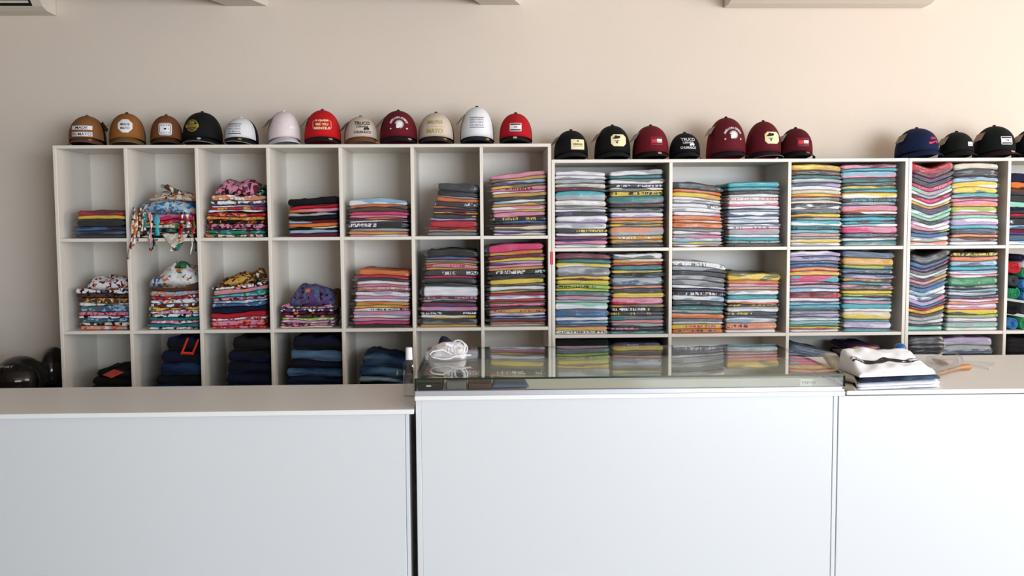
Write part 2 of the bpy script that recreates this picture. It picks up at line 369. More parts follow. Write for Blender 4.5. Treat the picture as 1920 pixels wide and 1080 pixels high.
unit('lower white three bay shelf unit beside the tall unit', XM, ZM, 1, 1)
unit('white shelf unit at the far right with narrower bays', XR, ZM, 1, 1)
o = box('tape_strip', *(lambda a, b: (a.x, b.x))(PY(1031.5, 484, -.002), PY(1037, 484, -.002)), -.0018, -.0002, PY(1034, 496, 0).z, PY(1034, 472, 0).z, plain('red_tape', 'd2203f', .4), b=.0004)
tag(o, 'short strip of red tape stuck on the tall unit\'s right edge', 'tape')

# ------------------------------------------------------------------ bagged T-shirts in the two lower units
ROWN = {'U': 'upper row', 'L': 'lower row'}
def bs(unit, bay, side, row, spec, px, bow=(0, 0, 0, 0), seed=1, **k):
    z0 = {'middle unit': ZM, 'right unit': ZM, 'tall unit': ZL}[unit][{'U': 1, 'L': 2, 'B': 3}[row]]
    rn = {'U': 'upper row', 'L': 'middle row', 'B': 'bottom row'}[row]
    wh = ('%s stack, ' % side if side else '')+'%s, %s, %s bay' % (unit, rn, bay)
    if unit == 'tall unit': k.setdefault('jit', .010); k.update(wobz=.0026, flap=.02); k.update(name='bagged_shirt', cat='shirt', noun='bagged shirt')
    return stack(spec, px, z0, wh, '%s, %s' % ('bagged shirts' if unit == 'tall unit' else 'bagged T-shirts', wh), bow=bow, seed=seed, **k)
bs('middle unit', 'first', 'left', 'U', 'W45 W/LG40 LG/G50 CR/LG45 M/DG40 TQ/LG45 CR25 PK/G30 W/CR60 G/LG35 W/LG35 PU/DG40 W/LV45 Y/W28 LG40 W/G30 DG*Y45 W35 M/PU45 PU/PK45 LG/W40', (1042, 1138, 1042, 1136, 320), (-.004, .006, 0, 0), 11)
bs('middle unit', 'first', 'right', 'U', 'LG/W60 T40 G/W60 DG*W45 W/G40 Y*K55 T/G60 PE/O30 BR/DG45 K/G60 W/LV60 PE/MU35 MU/G40 Y/G35 PE45 LG25 Y30 MU*W45 MU/G50 DG45', (1146, 1244, 1143, 1243, 319), (.006, 0, 0, 0), 12)
bs('middle unit', 'second', 'left', 'U', 'DG100 PE/O50 Y/MU70 W40 W/LG50 W*G60 W/LG70 W/PK50 PE/O70 W/PE35 O/PE50 W*K30 G/LG50 W/PK50 LG/PK50 W/LB60 Y/LG40 W/M40', (1262, 1354, 1262, 1352, 338), (-.03, .008, 0, 0), 13)
bs('middle unit', 'second', 'right', 'U', 'TQ75 TQ/G55 DG45 W45 W*PE45 W/PK50 PE/W30 W45 DG/LB40 W/SB40 MU*DG30 W40 LB/W60 SB/W40 W*G40 PK/LG50 PE/MU30 W45 TQ45 LG*T40 DG/BR50', (1365, 1463, 1366, 1462, 341), (0, .003, 0, 0), 14)
bs('middle unit', 'third', 'left', 'U', 'Y/MU80 DG/BR60 T/DG50 W/LG50 SB/LV50 W50 CR50 Y/O40 LG/G50 CR/W40 DG40 W*K35 G/DG60 Y/MU45 DG/LG40 TQ45 W/LB35 T*DG45 TQ/LB50 LG/PE40 LG40 CR/Y45 W/LG50', (1484, 1576, 1485, 1578, 307), (-.004, .008, 0, 0), 15)
bs('middle unit', 'third', 'right', 'U', 'M/PK60 TQ40 LB/PK90 DG/T60 G/DG50 Y/T50 TQ/G40 Y/W80 DG*TQ50 LG/SB50 PK/O50 TQ/W30 W/M40 SB/DG40 TQ50 M/TQ40 LB/W40 PK/HP90 SB/DG60 LG/W45 T/LG40 LG/DG30', (1582, 1682, 1579, 1682, 307), (.004, .004, 0, 0), 16, jit=.008)
bs('right unit', 'first', 'left', 'U', 'R/M150 DG/PU60 DG70 HP*PK60 AQ/LG60 W/LG50 M/HP60 W50 Y/MU40 DG/PU70 AQ/W60 AQ50 G/DG45 LV/W50 W/PK50 LI/SB35 SB/B50 W/LG60 PE/W50', (1707, 1779, 1709, 1788, 307), (0, 0, .036, -.02), 17)
bs('right unit', 'first', 'right', 'U', 'CR/LG70 DG90 SB/LB60 Y/W40 W30 Y/G40 G/LG30 TQ/LG50 M/PK45 PK/PE35 Y/O30 LI40 W/LV30 PK35 AQ40 W/LV50 PU/PK30 LB/TQ50 SB/DG60 PE40 BR/LG50 W45', (1783, 1871, 1790, 1873, 305), (.0, .012, 0, 0), 18)
bs('middle unit', 'first', 'left', 'L', 'M80 T50 Y/W55 LG/G90 MU*PK30 Y/M50 Y/LI60 LI*K50 Y/LI40 T/G60 PK/LG50 LG40 AQ60 W30 SB/B80 Y/B20 W50 B/LB40 SB40 PE/Y50 W*DG50', (1042, 1138, 1046, 1146, 474), (-.004, .004, 0, 0), 21, jit=.006)
bs('middle unit', 'first', 'right', 'L', 'W/G70 CR/MU45 PE/R40 T55 G/Y40 K/SB60 LG/SB80 G25 PE40 DG60 Y60 PK/R60 PE/R30 G/MU35 K*W60 DG*Y50 G/T60 PK/PE40 LG/DG50 DG*PK40 DG/TQ50', (1147, 1244, 1149, 1242, 476), (.004, 0, 0, 0), 22)
bs('middle unit', 'second', 'left', 'L', 'W*G70 LG/DG60 DG60 LG/G40 PE30 LG/G70 W/LG40 N/PU40 K*W60 W/LB40 PE/DG30 DG/K70 T*G60 LG/T50 PE/O70 G40 W/LG40 Y*HP35 W30 O*DG60', (1262, 1355, 1260, 1362, 487), (-.022, .006, 0, 0), 23)
bs('middle unit', 'second', 'right', 'L', 'OL/Y110 PE/O50 W/PK50 CR/PE40 LG/W50 M/PE25 T/TQ65 W/O40 PE/G30 DG*Y40 LG/W50 O/M30 DG*Y50 SB/DG40 W/LB70 PE*M50 G/W30 SB25 W45', (1362, 1455, 1366, 1463, 511), (-.006, 0, 0, 0), 24)
bs('middle unit', 'third', 'left', 'L', 'W/LV60 SB/LV35 TQ/LG30 G/SB45 B/SB50 PE/R50 MU/Y60 HP60 TQ/LB30 PK/M45 LG/LV40 LB/W60 M/R50 Y30 W50 SB/LB50 TQ/SB45 Y/W30 G/LG50 LV/SB45 LG/W50 LB/AQ45 AQ/T40 Y/R35 W40', (1482, 1574, 1482, 1575, 471), (-.002, .008, 0, 0), 25)
bs('middle unit', 'third', 'right', 'L', 'SB90 MU80 W/BR30 LI/T50 SB/N50 Y30 SB/LV60 MU/BR60 TQ35 PK/BR80 Y50 LI/BR50 LB/T50 PK/LG45 TQ70 W45 CR/Y50 MU*W30 PK*R30 T/TQ40 LV/W90 SB/TQ50', (1582, 1670, 1580, 1676, 470), (-.012, 0, 0, 0), 26)
bs('right unit', 'first', 'left', 'L', 'K/DG120 SB/B60 M/PU50 DG/G50 W35 LG/DG50 MU/PK50 G/SB50 B/SB60 W/LB60 W40 SB/DG30 PK/LV60 SB/B40 M/R35 MU/Y50 DG/BR40 LG60 W/LG40 G/DG35 AQ/TQ60', (1703, 1768, 1706, 1780, 474), (.004, 0, .03, -.2), 27)
bs('right unit', 'first', 'right', 'L', 'K*Y60 PE/O60 LB/SB80 TQ/SB60 LB/W50 PK/W45 GR90 Y/MU30 LG/DG50 LB/SB40 W/LG50 SB/DG40 PK/W50 PE/PK40 W/PK40 LG/SB30 Y/DG40 G/DG30 LI/LG50 W/LG60 LG/AQ40 Y30 W45', (1775, 1872, 1784, 1872, 473), (.006, 0, .006, 0), 28)
bs('right unit', 'second', '', 'U', 'N80 O/BR60 BR/DG70 DG60 AQ/T50 N/DG60 R/DG50 DG*W60 LB/SB40 M/PU60 SB50 LB/W40', (1888, 1985, 1898, 1985, 320), (-.05, .01, 0, 0), 29, name='folded_shirt', noun='folded shirt', cat='shirt', bag=False)
# bottom row glimpsed over the counters
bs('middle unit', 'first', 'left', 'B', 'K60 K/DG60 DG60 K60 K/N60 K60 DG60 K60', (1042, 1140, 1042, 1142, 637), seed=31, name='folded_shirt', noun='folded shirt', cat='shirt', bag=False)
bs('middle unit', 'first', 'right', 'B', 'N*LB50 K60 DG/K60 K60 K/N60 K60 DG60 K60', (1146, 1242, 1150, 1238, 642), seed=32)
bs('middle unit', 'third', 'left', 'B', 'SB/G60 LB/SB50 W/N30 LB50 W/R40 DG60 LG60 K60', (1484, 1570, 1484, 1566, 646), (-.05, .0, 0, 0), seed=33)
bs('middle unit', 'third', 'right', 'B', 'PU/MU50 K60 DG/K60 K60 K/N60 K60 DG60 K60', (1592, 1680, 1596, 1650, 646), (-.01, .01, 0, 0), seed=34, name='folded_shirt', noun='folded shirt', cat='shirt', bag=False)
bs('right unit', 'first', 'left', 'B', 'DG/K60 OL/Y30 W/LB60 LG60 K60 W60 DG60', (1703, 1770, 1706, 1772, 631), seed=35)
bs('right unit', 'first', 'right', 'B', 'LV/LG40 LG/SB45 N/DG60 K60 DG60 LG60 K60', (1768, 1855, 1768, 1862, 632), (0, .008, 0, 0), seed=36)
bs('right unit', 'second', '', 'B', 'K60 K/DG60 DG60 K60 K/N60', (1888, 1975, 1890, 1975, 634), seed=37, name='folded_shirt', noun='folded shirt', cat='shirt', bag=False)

# rolled shirts, right unit middle row second bay
def roll(u, v, r, c, lab, z=None, seed=0, L=.24):
    rng = random.Random(seed); p = PY(u, v, .04); pts = []; turns = 3.2; n = 60
    def spiral(k): a = k/n*turns*6.283; rr = r*(.10+.86*k/n); return rr*math.cos(a+seed), rr*math.sin(a+seed)
    th = r*.11; vs = []; fs = []
    for k in range(n+1):
        x, z_ = spiral(k); l = math.hypot(x, z_) or 1; nx, nz = x/l, z_/l; dy = .004*math.sin(k*.4)+rng.uniform(-.001, .001)
        for y in (dy, L):
            vs.append((x+nx*th, y, z_+nz*th)); vs.append((x-nx*th, y, z_-nz*th))
    for k in range(n):
        a = k*4; b = a+4
        fs += [(a, b, b+2, a+2), (a+1, a+3, b+3, b+1), (a, a+1, b+1, b), (a+2, b+2, b+3, a+3)]
    o = mk('rolled_shirt', vs, fs, cloth(c), loc=p, smooth=True)
    tag(o, lab+', far right bay', 'shirt', 'rolled shirts in the far right bay')
zr = ZM[2]
for k, (u, v, r, c, lab) in enumerate([
    (1899, 608, .033, 'B', 'blue rolled shirt at the left end of the bottom layer'), (1923, 607, .034, 'GR', 'green rolled shirt in the bottom layer'),
    (1899, 577, .036, 'K', 'black rolled shirt just above the blue bottom one'), (1925, 579, .033, 'DG', 'charcoal rolled shirt above the green bottom one'),
    (1901, 550, .031, 'GR', 'green rolled shirt at the left, beneath the charcoal one'), (1926, 554, .033, 'B', 'blue rolled shirt low at the right'),
    (1901, 527, .030, 'DG', 'charcoal rolled shirt at the left under the red one'), (1926, 532, .029, 'B', 'blue rolled shirt under the upper green one'),
    (1925, 512, .028, 'GR', 'green rolled shirt near the top at the right'), (1902, 501, .032, 'R', 'red rolled shirt near the top left'),
    (1926, 496, .022, 'W', 'white rolled shirt beside the red one'), (1915, 484, .02, 'N', 'navy rolled shirt topmost of the pile')]):
    roll(u, v, r, c, lab, seed=40+k)

# ------------------------------------------------------------------ tall unit: bagged and folded piles
BT = dict(yf=.03, yb=.32)
bs('tall unit', 'first', '', 'U', 'M/R12 MU/Y9 K16 N/B10 N/SB8 N/DG10', (138, 234, 146, 232, 394), (0, .006, 0, 0), 51, **BT)
stack('K16 M/R9 PK/O8 N/LG8 K9 M/LB7 O8 CR/K7 LB8 M8', (541, 634, 541, 632, 371), ZL[1], 'tall unit, upper row, fourth bay', 'folded trousers in the tall unit', 'folded_trousers', 'trousers', 'folded trousers', False, .03, .3, (.022, -.004, 0, 0), 2, 54, bulge=.012)
bs('tall unit', 'fifth', '', 'U', 'LB/W14 O/BR8 BR9 HP8 PK/M7 O/M6 W4 K*W16 LG6 O/MU8 PK/W5', (655, 766, 656, 764, 371), (-.002, .014, 0, 0), 55, jit=.007, **BT)
bs('tall unit', 'sixth', '', 'U', 'DG18 K/DG10 LG5 O8 DG*W12 O/DG6 PU/M5 Y/M6 DG*Y8 LV/PU6 R14 R/M5 O/G7 G8', (800, 894, 826, 898, 340), (-.02, 0, 0, 0), 56, jit=.007, **BT)
bs('tall unit', 'seventh', '', 'U', 'PK9 MU/OL6 LB/PU8 OL/Y6 PK*M6 PK/W5 MU8 DG6 W/LB6 OL/MU6 PK/W7 Y/PK5 PK9 K*Y9 B/K6 BR/M4 CR/OL8 SB/LV5 PU/CR6', (927, 1024, 921, 1024, 324), (.026, 0, 0, 0), 57, jit=.007, **BT)
bs('tall unit', 'fifth', '', 'L', 'O12 R/HP6 DG/BR6 W7 O/PK5 PK*W6 PE/BR4 LV/W9 PK/LV6 W6 O/MU8 Y/O6 W*K6 PK/LV9 W/PK6 PK/LG6 HP8 K6', (661, 768, 672, 768, 504), (-.008, .006, 0, 0), 65, jit=.007, **BT)
bs('tall unit', 'sixth', '', 'L', 'K18 B/R6 G/OL7 MU4 PK*R8 MU/O5 DG*W14 R/HP5 DG/K12 K/DG8 W24 M*PK6 LG/DG8 M/PU9 PK/LV11 K*W9 W/Y8 DG/G14 MU6', (789, 892, 800, 896, 466), (-.004, .008, 0, 0), 66, jit=.008, **BT)
bs('tall unit', 'seventh', '', 'L', 'HP14 O/MU8 M8 Y6 LV/PU6 PK7 MU5 K*W10 K9 Y10 OL/DG5 W8 OL/MU5 M/R6 LV/W8 R5 OL3 PK/R8 DG/PU5 MU*R8 W/LV6 N/LB5 PU/M8 PE/O4 LG5', (920, 1024, 916, 1018, 457), (.018, .004, 0, 0), 67, jit=.008, **BT)

# patterned blouses, unbagged
def blouses(bay, row, spec, px, bow, seed):
    z0 = ZL[{'U': 1, 'L': 2}[row]]; wh = 'tall unit, %s, %s bay' % ({'U': 'upper row', 'L': 'middle row'}[row], bay)
    return stack(spec, px, z0, wh, 'folded blouses, '+wh, 'folded_blouse', 'blouse', 'folded blouse', False, .035, .29, bow, 2, seed, jit=.009, wobz=.004, crumple=.004, bulge=.014)
def heap(name, u0, u1, z0, h, yf, yb, mat, seed, skew=0., label=None, cat=None, group=None, parent=None, dz=None, fold=.012):
    a = PY(u0, 400, yf).x; b = PY(u1, 400, yf).x; cx, cy = (a+b)/2, (yf+yb)/2; W, D = (b-a)/2, (yb-yf)/2
    nx, ny = 46, 26; vs = []; fs = []; o3 = Vector((seed*3.1, seed*1.7, 0))
    dzf = dz or (lambda x: 0)
    for layer in (1, 0):
        for j in range(ny+1):
            for i in range(nx+1):
                u = -1+2*i/nx; v = -1+2*j/ny
                # squircle to soften the outline
                x = u*math.sqrt(1-.28*v*v); y = v*math.sqrt(1-.28*u*u)
                e = max(0, 1-abs(u)**3.2)*max(0, 1-abs(v)**3.2); e = e**.55
                q = Vector((x*W*26, y*D*26, seed)); nz = mnoise.noise(q*.5+o3); rd = 1-abs(mnoise.noise(Vector((q.x*.5+q.y*.25, q.y*.9, seed*2.)))*2)
                X = x*W*(1+.06*mnoise.noise(q*.7)); Y = y*D*(1+.05*mnoise.noise(q*.6+Vector((5, 5, 5))))
                base = z0+dzf(X+cx)-z0*0
                if layer: Z = base+h*e*(1+skew*x)*(.86+.3*nz)+fold*rd*e
                else: Z = base+.0008
                vs.append((X, Y, Z-z0))
    n = (nx+1)*(ny+1)
    for j in range(ny):
        for i in range(nx):
            a0 = j*(nx+1)+i; fs.append((a0, a0+1, a0+nx+2, a0+nx+1)); fs.append((n+a0, n+a0+nx+1, n+a0+nx+2, n+a0+1))
    ed = [j*(nx+1) for j in range(ny+1)]
    per = [i for i in range(nx)]+[(j)*(nx+1)+nx for j in range(ny)]+[ny*(nx+1)+nx-i for i in range(nx)]+[(ny-j)*(nx+1) for j in range(ny)]
    for k in range(len(per)): p, q = per[k], per[(k+1) % len(per)]; fs.append((p, n+p, n+q, q))
    o = mk(name, vs, fs, mat, parent, loc=(cx, cy, z0), smooth=True)
    if label: tag(o, label, cat, group)
    return o
def zt(u, v, Y): return PY(u, v, Y).z
blouses('third', 'U', 'PE#W9 W#DG7 PU/W5 R#Y6 W/K5 R#PE6 MU#O7 K#O6 PK#M8 M#PK4 T#GR7 CR#BR6', (382, 494, 396, 497, 366), (0, .0, 0, 0), 73)
z = zt(445, 366, .05)
heap('folded_blouse', 396, 492, z-.008, .085, .04, .28, cloth('PK', '#', 'M'), 3, .1, 'crumpled pink blouse with maroon leaf print, top of third bay\'s upper pile', 'blouse', 'patterned blouses in the tall unit')
heap('folded_blouse', 478, 499, z-.004, .062, .045, .25, cloth('GR', '#', 'K'), 4, .1, 'crumpled green blouse tucked at the right of the pink leaf-print one', 'blouse', 'patterned blouses in the tall unit', fold=.006)
blouses('first', 'L', 'W#K10 BR#K8 BR#MU9 W#CR5 SB#LB11 PK#R7 W#K5 SB#LB8 CR#K6 PE#R8', (152, 241, 140, 241, 541), (0, .0, 0, 0), 71)
z = zt(190, 541, .05)
heap('folded_blouse', 147, 241, z-.008, .07, .04, .28, cloth('W', '#', 'M'), 5, -.1, 'crumpled white blouse with maroon print, top of first bay\'s middle pile', 'blouse', 'patterned blouses in the tall unit')
blouses('second', 'L', 'BR10 LB#O8 R#W6 W#CR7 M#W6 Y#M6 PK#W6 W#N5 T6 PK#W5 T6 W#K4', (275, 372, 283, 373, 536), (.01, -.006, 0, 0), 72)
z = zt(325, 536, .05)
heap('folded_blouse', 279, 372, z-.008, .115, .04, .28, cloth('W', '#', 'CR'), 6, .12, 'crumpled white blouse with sparse print, top of second bay\'s middle pile', 'blouse', 'patterned blouses in the tall unit', fold=.02)
heap('folded_blouse', 271, 300, z-.004, .055, .036, .2, cloth('LB', '#', 'PU'), 7, 0, 'pale blue and purple blouse bunched at left of the white heap', 'blouse', 'patterned blouses in the tall unit', fold=.008)
heap('folded_blouse', 322, 342, z+.09, .03, .06, .2, cloth('GR', '#', 'OL'), 8, 0, 'small green printed top peeking over the white heap, second bay', 'blouse', 'patterned blouses in the tall unit', fold=.006)
blouses('third', 'L', 'W#K8 PK#PE9 TQ#GR7 PK#M6 LB#W6 SB#B7 N11 R10 W#R5 PK#R12 R#PK5', (396, 496, 398, 498, 534), (.03, -.004, 0, 0), 74)
z = zt(445, 534, .05)
heap('folded_blouse', 396, 470, z-.014, .05, .04, .26, cloth('MU', '#', 'BR'), 9, .25, 'crumpled tan and brown floral blouse, top of third bay\'s middle pile', 'blouse', 'patterned blouses in the tall unit', dz=lambda x: max(0, (x-PY(400, 500, 0).x))*.12)
heap('folded_blouse', 465, 490, z+.03, .05, .06, .2, cloth('BR', '#', 'MU'), 10, 0, 'small leopard brown top bunched at the pile\'s upper right, third bay', 'blouse', 'patterned blouses in the tall unit', fold=.01)
blouses('fourth', 'L', 'PK#BR9 PU#W7 M#K6 BR#PK6 LI#CR6 LV#PK6 PK#M6 CR5', (526, 622, 528, 628, 572), (0, .0, 0, 0), 75)
z = zt(580, 572, .05)
heap('folded_blouse', 532, 624, z-.008, .1, .04, .26, cloth('PU', '#', 'SB'), 11, .1, 'crumpled purple and slate blouse, top of fourth bay\'s middle pile', 'blouse', 'patterned blouses in the tall unit', fold=.02)
heap('folded_blouse', 560, 584, z+.058, .035, .06, .2, cloth('O'), 12, 0, 'small plain orange top lying on the purple heap, fourth bay', 'blouse', 'patterned blouses in the tall unit', fold=.006)
heap('folded_blouse', 606, 636, z-.02, .10, .1, .3, cloth('BR'), 13, 0, 'dark brown top bunched behind the right of the purple heap', 'blouse', 'patterned blouses in the tall unit', fold=.012)

# second bay of the upper row: dresses thrown in, ties hanging over the shelf edge
G2 = 'tangled dresses in the tall unit\'s second bay'
stack('PK/HP14 R#Y9 CR#OL9 T#K8 M#W8 K#CR7', (258, 362, 262, 362, 402), ZL[1], 'tall unit, upper row, second bay', G2, 'folded_dress', 'dress', 'folded dress', False, .02, .29, (0, .004, 0, 0), 2, 76, jit=.008, wobz=.006, crumple=.004, bulge=.016)
z = zt(310, 402, .03)
dA = heap('folded_dress', 250, 362, z-.001, .085, -.012, .26, cloth('LB', '#', 'B'), 14, -.1, 'aqua and blue patterned dress heaped on top, upper row, second bay', 'dress', G2, fold=.018)
dB = heap('folded_dress', 272, 364, z+.068, .045, .02, .24, cloth('CR', '#', 'O'), 15, -.1, 'cream and orange printed dress lying over the aqua patterned heap', 'dress', G2, fold=.014)
vs, fs = tube([PY(302, 349, .05), PY(312, 350, .05), PY(325, 357, .045), PY(340, 361, .04)], [.008, .014, .013, .008], 10)
tag(mk('fabric_roll', vs, fs, cloth('BR', '#', 'CR'), smooth=True), 'rust brown rolled fabric belt on top of the dress heap, second bay', 'belt')
def ribbon(name, pts, wd, mat, parent, label=None):
    P = [PY(*p) for p in pts]; Q = []
    for i in range(len(P)-1):
        for k in range(5): Q.append(P[i].lerp(P[i+1], k/5))
    Q.append(P[-1]); vs = []; fs = []; rng = random.Random(int(pts[0][0]*7)); ph = rng.uniform(0, 6)
    for i, p in enumerate(Q):
        a = .5*math.sin(i*.5+ph); ww = wd*(.75+.35*math.sin(i*.9+ph)); d = Vector((math.cos(a), math.sin(a), 0))*ww/2; nn = Vector((-math.sin(a), math.cos(a), 0))*.0009
        vs += [p-d-nn, p+d-nn, p+d+nn, p-d+nn]
    for i in range(len(Q)-1):
        for k in range(4): fs.append((i*4+k, (i+1)*4+k, (i+1)*4+(k+1) % 4, i*4+(k+1) % 4))
    fs += [(0, 1, 2, 3), (len(Q)*4-4, len(Q)*4-1, len(Q)*4-2, len(Q)*4-3)]
    L = parent.location if parent else Vector((0, 0, 0))
    o = mk(name, [v-L for v in vs], fs, mat, parent, smooth=True)
    if label: o['label'] = label
    return o
YH = -.018
for u0, v0, u1, v1, wd, c, pa in [(252, 388, 241, 486, .018, ('CR', '#', 'M'), dA), (256, 392, 250, 462, .02, ('O', '#', 'W'), dA), (262, 390, 258, 452, .018, ('BR', '#', 'CR'), dA),
    (268, 396, 264, 440, .016, ('CR', '#', 'BR'), dA), (271, 398, 270, 432, .022, ('T', '#', 'W'), dA), (280, 398, 281, 458, .016, ('PK', '#', 'PE'), dA), (284, 400, 280, 448, .012, ('W', '#', 'K'), dA),
    (292, 402, 294, 442, .03, ('TQ', '', None), dB), (288, 446, 285, 468, .010, ('N', '', None), dA), (279, 464, 284, 478, .010, ('O', '#', 'K'), dA), (293, 448, 290, 462, .016, ('TQ', '#', 'K'), dA),
    (340, 402, 336, 448, .024, ('R', '#', 'W'), dB), (350, 402, 352, 436, .026, ('W', '#', 'M'), dB), (362, 404, 360, 446, .02, ('OL', '#', 'R'), dB), (359, 440, 357, 477, .010, ('W', '', None), dB), (364, 444, 367, 471, .010, ('K', '', None), dB)]:
    ribbon('tie_strap', [(u0, v0, YH), ((u0+u1)/2+2, (v0+v1)/2, YH-.006), (u1, v1, YH-.004)], wd, cloth(*c), pa)
def patch(name, corners, th, mat, parent=None, nx=16, ny=10, wob=.003, seed=1, smooth=True, edge=True):
    """curved sheet between four world corners (near-left, near-right, far-right, far-left) with real thickness, thinned round edges"""
    c = [Vector(p) for p in corners]; org = (c[0]+c[1]+c[2]+c[3])/4; vs = []; fs = []
    for layer in (1, 0):
        for j in range(ny+1):
            for i in range(nx+1):
                u, v = i/nx, j/ny; p = c[0].lerp(c[1], u).lerp(c[3].lerp(c[2], u), v)-org
                nn = (c[1]-c[0]).cross(c[3]-c[0]).normalized()
                e = min(u, 1-u, v, 1-v); e = math.sqrt(max(0, 1-(1-min(1, e/.08))**2)) if edge else 1
                ww = wob*(mnoise.noise(Vector((u*4+seed*3, v*4, seed)))+.5*mnoise.noise(Vector((u*9, v*9+seed, seed))))
                vs.append(p+nn*((ww+th*(.25+.75*e)/2) if layer else (ww-th*(.25+.75*e)/2)))
    n = (nx+1)*(ny+1)
    for j in range(ny):
        for i in range(nx):
            a = j*(nx+1)+i; fs.append((a, a+1, a+nx+2, a+nx+1)); fs.append((n+a, n+a+nx+1, n+a+nx+2, n+a+1))
    per = list(range(nx))+[j*(nx+1)+nx for j in range(ny)]+[ny*(nx+1)+nx-i for i in range(nx)]+[(ny-j)*(nx+1) for j in range(ny)]
    for k in range(len(per)): p, q = per[k], per[(k+1) % len(per)]; fs.append((p, n+p, n+q, q))
    L = parent.location if parent else Vector((0, 0, 0))
    return mk(name, vs, fs, mat, parent, loc=org-L, smooth=smooth)
dC = patch('folded_dress', [PY(322, 464, -.03), PY(346, 452, -.03), PY(352, 438, .0), PY(303, 438, .0)], .004, cloth('CR', '#', 'BG'), wob=.008, seed=4)
tag(dC, 'cream sparsely printed dress whose hem droops over the shelf edge', 'dress', G2)
patch('hem_border', [PY(317, 471, -.032), PY(334, 470, -.032), PY(346, 453, -.031), PY(323, 463, -.031)], .004, cloth('GR', '#', 'W'), dC, wob=.003, seed=5, nx=8, ny=5)

# jeans, bottom row of the tall unit
DEN = ['dark navy jeans', 'black jeans', 'blue jeans', 'faded blue jeans']
def jeans(bay, spec, px, bow, seed, noun):
    return stack(spec, px, ZL[3], 'tall unit, bottom row, %s bay' % bay, 'folded jeans in the %s bay' % bay, 'folded_jeans', 'jeans', noun, False, .03, .3, bow, 1, seed, jit=.012, wobz=.003, crumple=.003, bulge=.02)
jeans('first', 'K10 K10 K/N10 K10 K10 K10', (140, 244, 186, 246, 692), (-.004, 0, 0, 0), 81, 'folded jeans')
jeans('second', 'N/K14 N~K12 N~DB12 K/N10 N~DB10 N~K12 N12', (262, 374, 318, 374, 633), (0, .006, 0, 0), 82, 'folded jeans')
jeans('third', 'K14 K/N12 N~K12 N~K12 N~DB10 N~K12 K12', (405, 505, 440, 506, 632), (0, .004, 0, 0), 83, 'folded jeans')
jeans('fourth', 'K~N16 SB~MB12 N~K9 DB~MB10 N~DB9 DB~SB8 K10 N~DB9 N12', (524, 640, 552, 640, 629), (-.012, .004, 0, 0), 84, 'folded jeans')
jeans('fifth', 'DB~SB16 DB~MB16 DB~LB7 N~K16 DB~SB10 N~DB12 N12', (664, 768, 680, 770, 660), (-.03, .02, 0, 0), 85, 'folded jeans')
M_TAG = plain('orange_card', 'e23a1c', .5)
z = zt(216, 693, .05)+.006
o = patch('jeans_tag', [PZ(192, 703, z), PZ(209, 708.5, z), PZ(232, 698, z), PZ(214, 692, z)], .0012, M_TAG, nx=6, ny=4, wob=.0004, edge=False)
tag(o, 'red-orange card tag lying on the black jeans, first bay', 'tag')
t = empty('jeans_tag', PY(352, 650, .02), 'orange forked card tag on the navy jeans, second bay', 'tag'); L = t.location
for a, b in (((340, 664), (352, 634)), ((360, 665), (372, 636))):
    vs, fs = tube([PY(a[0], a[1], .024)-L, PY(b[0], b[1], .024)-L], .0055, 4); mk('card_strip', vs, fs, M_TAG, t)
vs, fs = tube([PY(342, 662, .024)-L, PY(361, 663, .024)-L], .007, 4); mk('card_strip', vs, fs, M_TAG, t)
for u, v in ((744, 699), (757, 699)):
    vs, fs = tube([PY(u, v+4, .006), PY(u+1, v-4, .006)], .0055, 6); tag(mk('jeans_stud', vs, fs, plain('pale_tab', 'a9b08a', .5)), 'small pale tab hanging on jeans in fifth bay, %s of two' % ('left' if u < 750 else 'right'), 'tag', 'pale tabs on the jeans')

# ------------------------------------------------------------------ lettering
_dg = None
def text2d(body, h, bold=0., sx=1., sp=1.):
    c = bpy.data.curves.new('t', 'FONT'); c.body = body; c.size = 1; c.align_x = 'CENTER'; c.offset = bold; c.space_character = sp; c.resolution_u = 3
    o = bpy.data.objects.new('t', c); COL.objects.link(o); bpy.context.view_layer.update()
    me = o.evaluated_get(bpy.context.evaluated_depsgraph_get()).to_mesh()
    vs = [v.co.copy() for v in me.vertices]; fs = [tuple(p.vertices) for p in me.polygons]
    bpy.data.objects.remove(o); bpy.data.curves.remove(c)
    if not vs: return [], []
    x0 = min(v.x for v in vs); x1 = max(v.x for v in vs); y0 = min(v.y for v in vs); y1 = max(v.y for v in vs)
    k = h/(y1-y0); cx = (x0+x1)/2; cy = (y0+y1)/2
    return [((v.x-cx)*k*sx, (v.y-cy)*k) for v in vs], fs
def fit(body, width, h, bold=.01):
    v, f = text2d(body, h, bold); wv = max(p[0] for p in v)-min(p[0] for p in v); return [(p[0]*width/wv, p[1]) for p in v], f
def flat_poly(pts, div=1):
    q = []
    for i, p in enumerate(pts):  # densify long edges
        r = pts[(i+1) % len(pts)]; L = math.hypot(r[0]-p[0], r[1]-p[1]); m_ = int(L/.006)
        for k in range(m_+1): q.append((p[0]+(r[0]-p[0])*k/(m_+1), p[1]+(r[1]-p[1])*k/(m_+1)))
    n = len(q); cx = sum(p[0] for p in q)/n; cy = sum(p[1] for p in q)/n; R = max(math.hypot(p[0]-cx, p[1]-cy) for p in q); K = max(1, int(R/.006))
    vs = [(cx, cy)]
    for k in range(1, K+1): vs += [(cx+(p[0]-cx)*k/K, cy+(p[1]-cy)*k/K) for p in q]
    fs = [(0, i+1, (i+1) % n+1) for i in range(n)]
    for k in range(K-1):
        a = 1+k*n; fs += [(a+i, a+n+i, a+n+(i+1) % n, a+(i+1) % n) for i in range(n)]
    return vs, fs
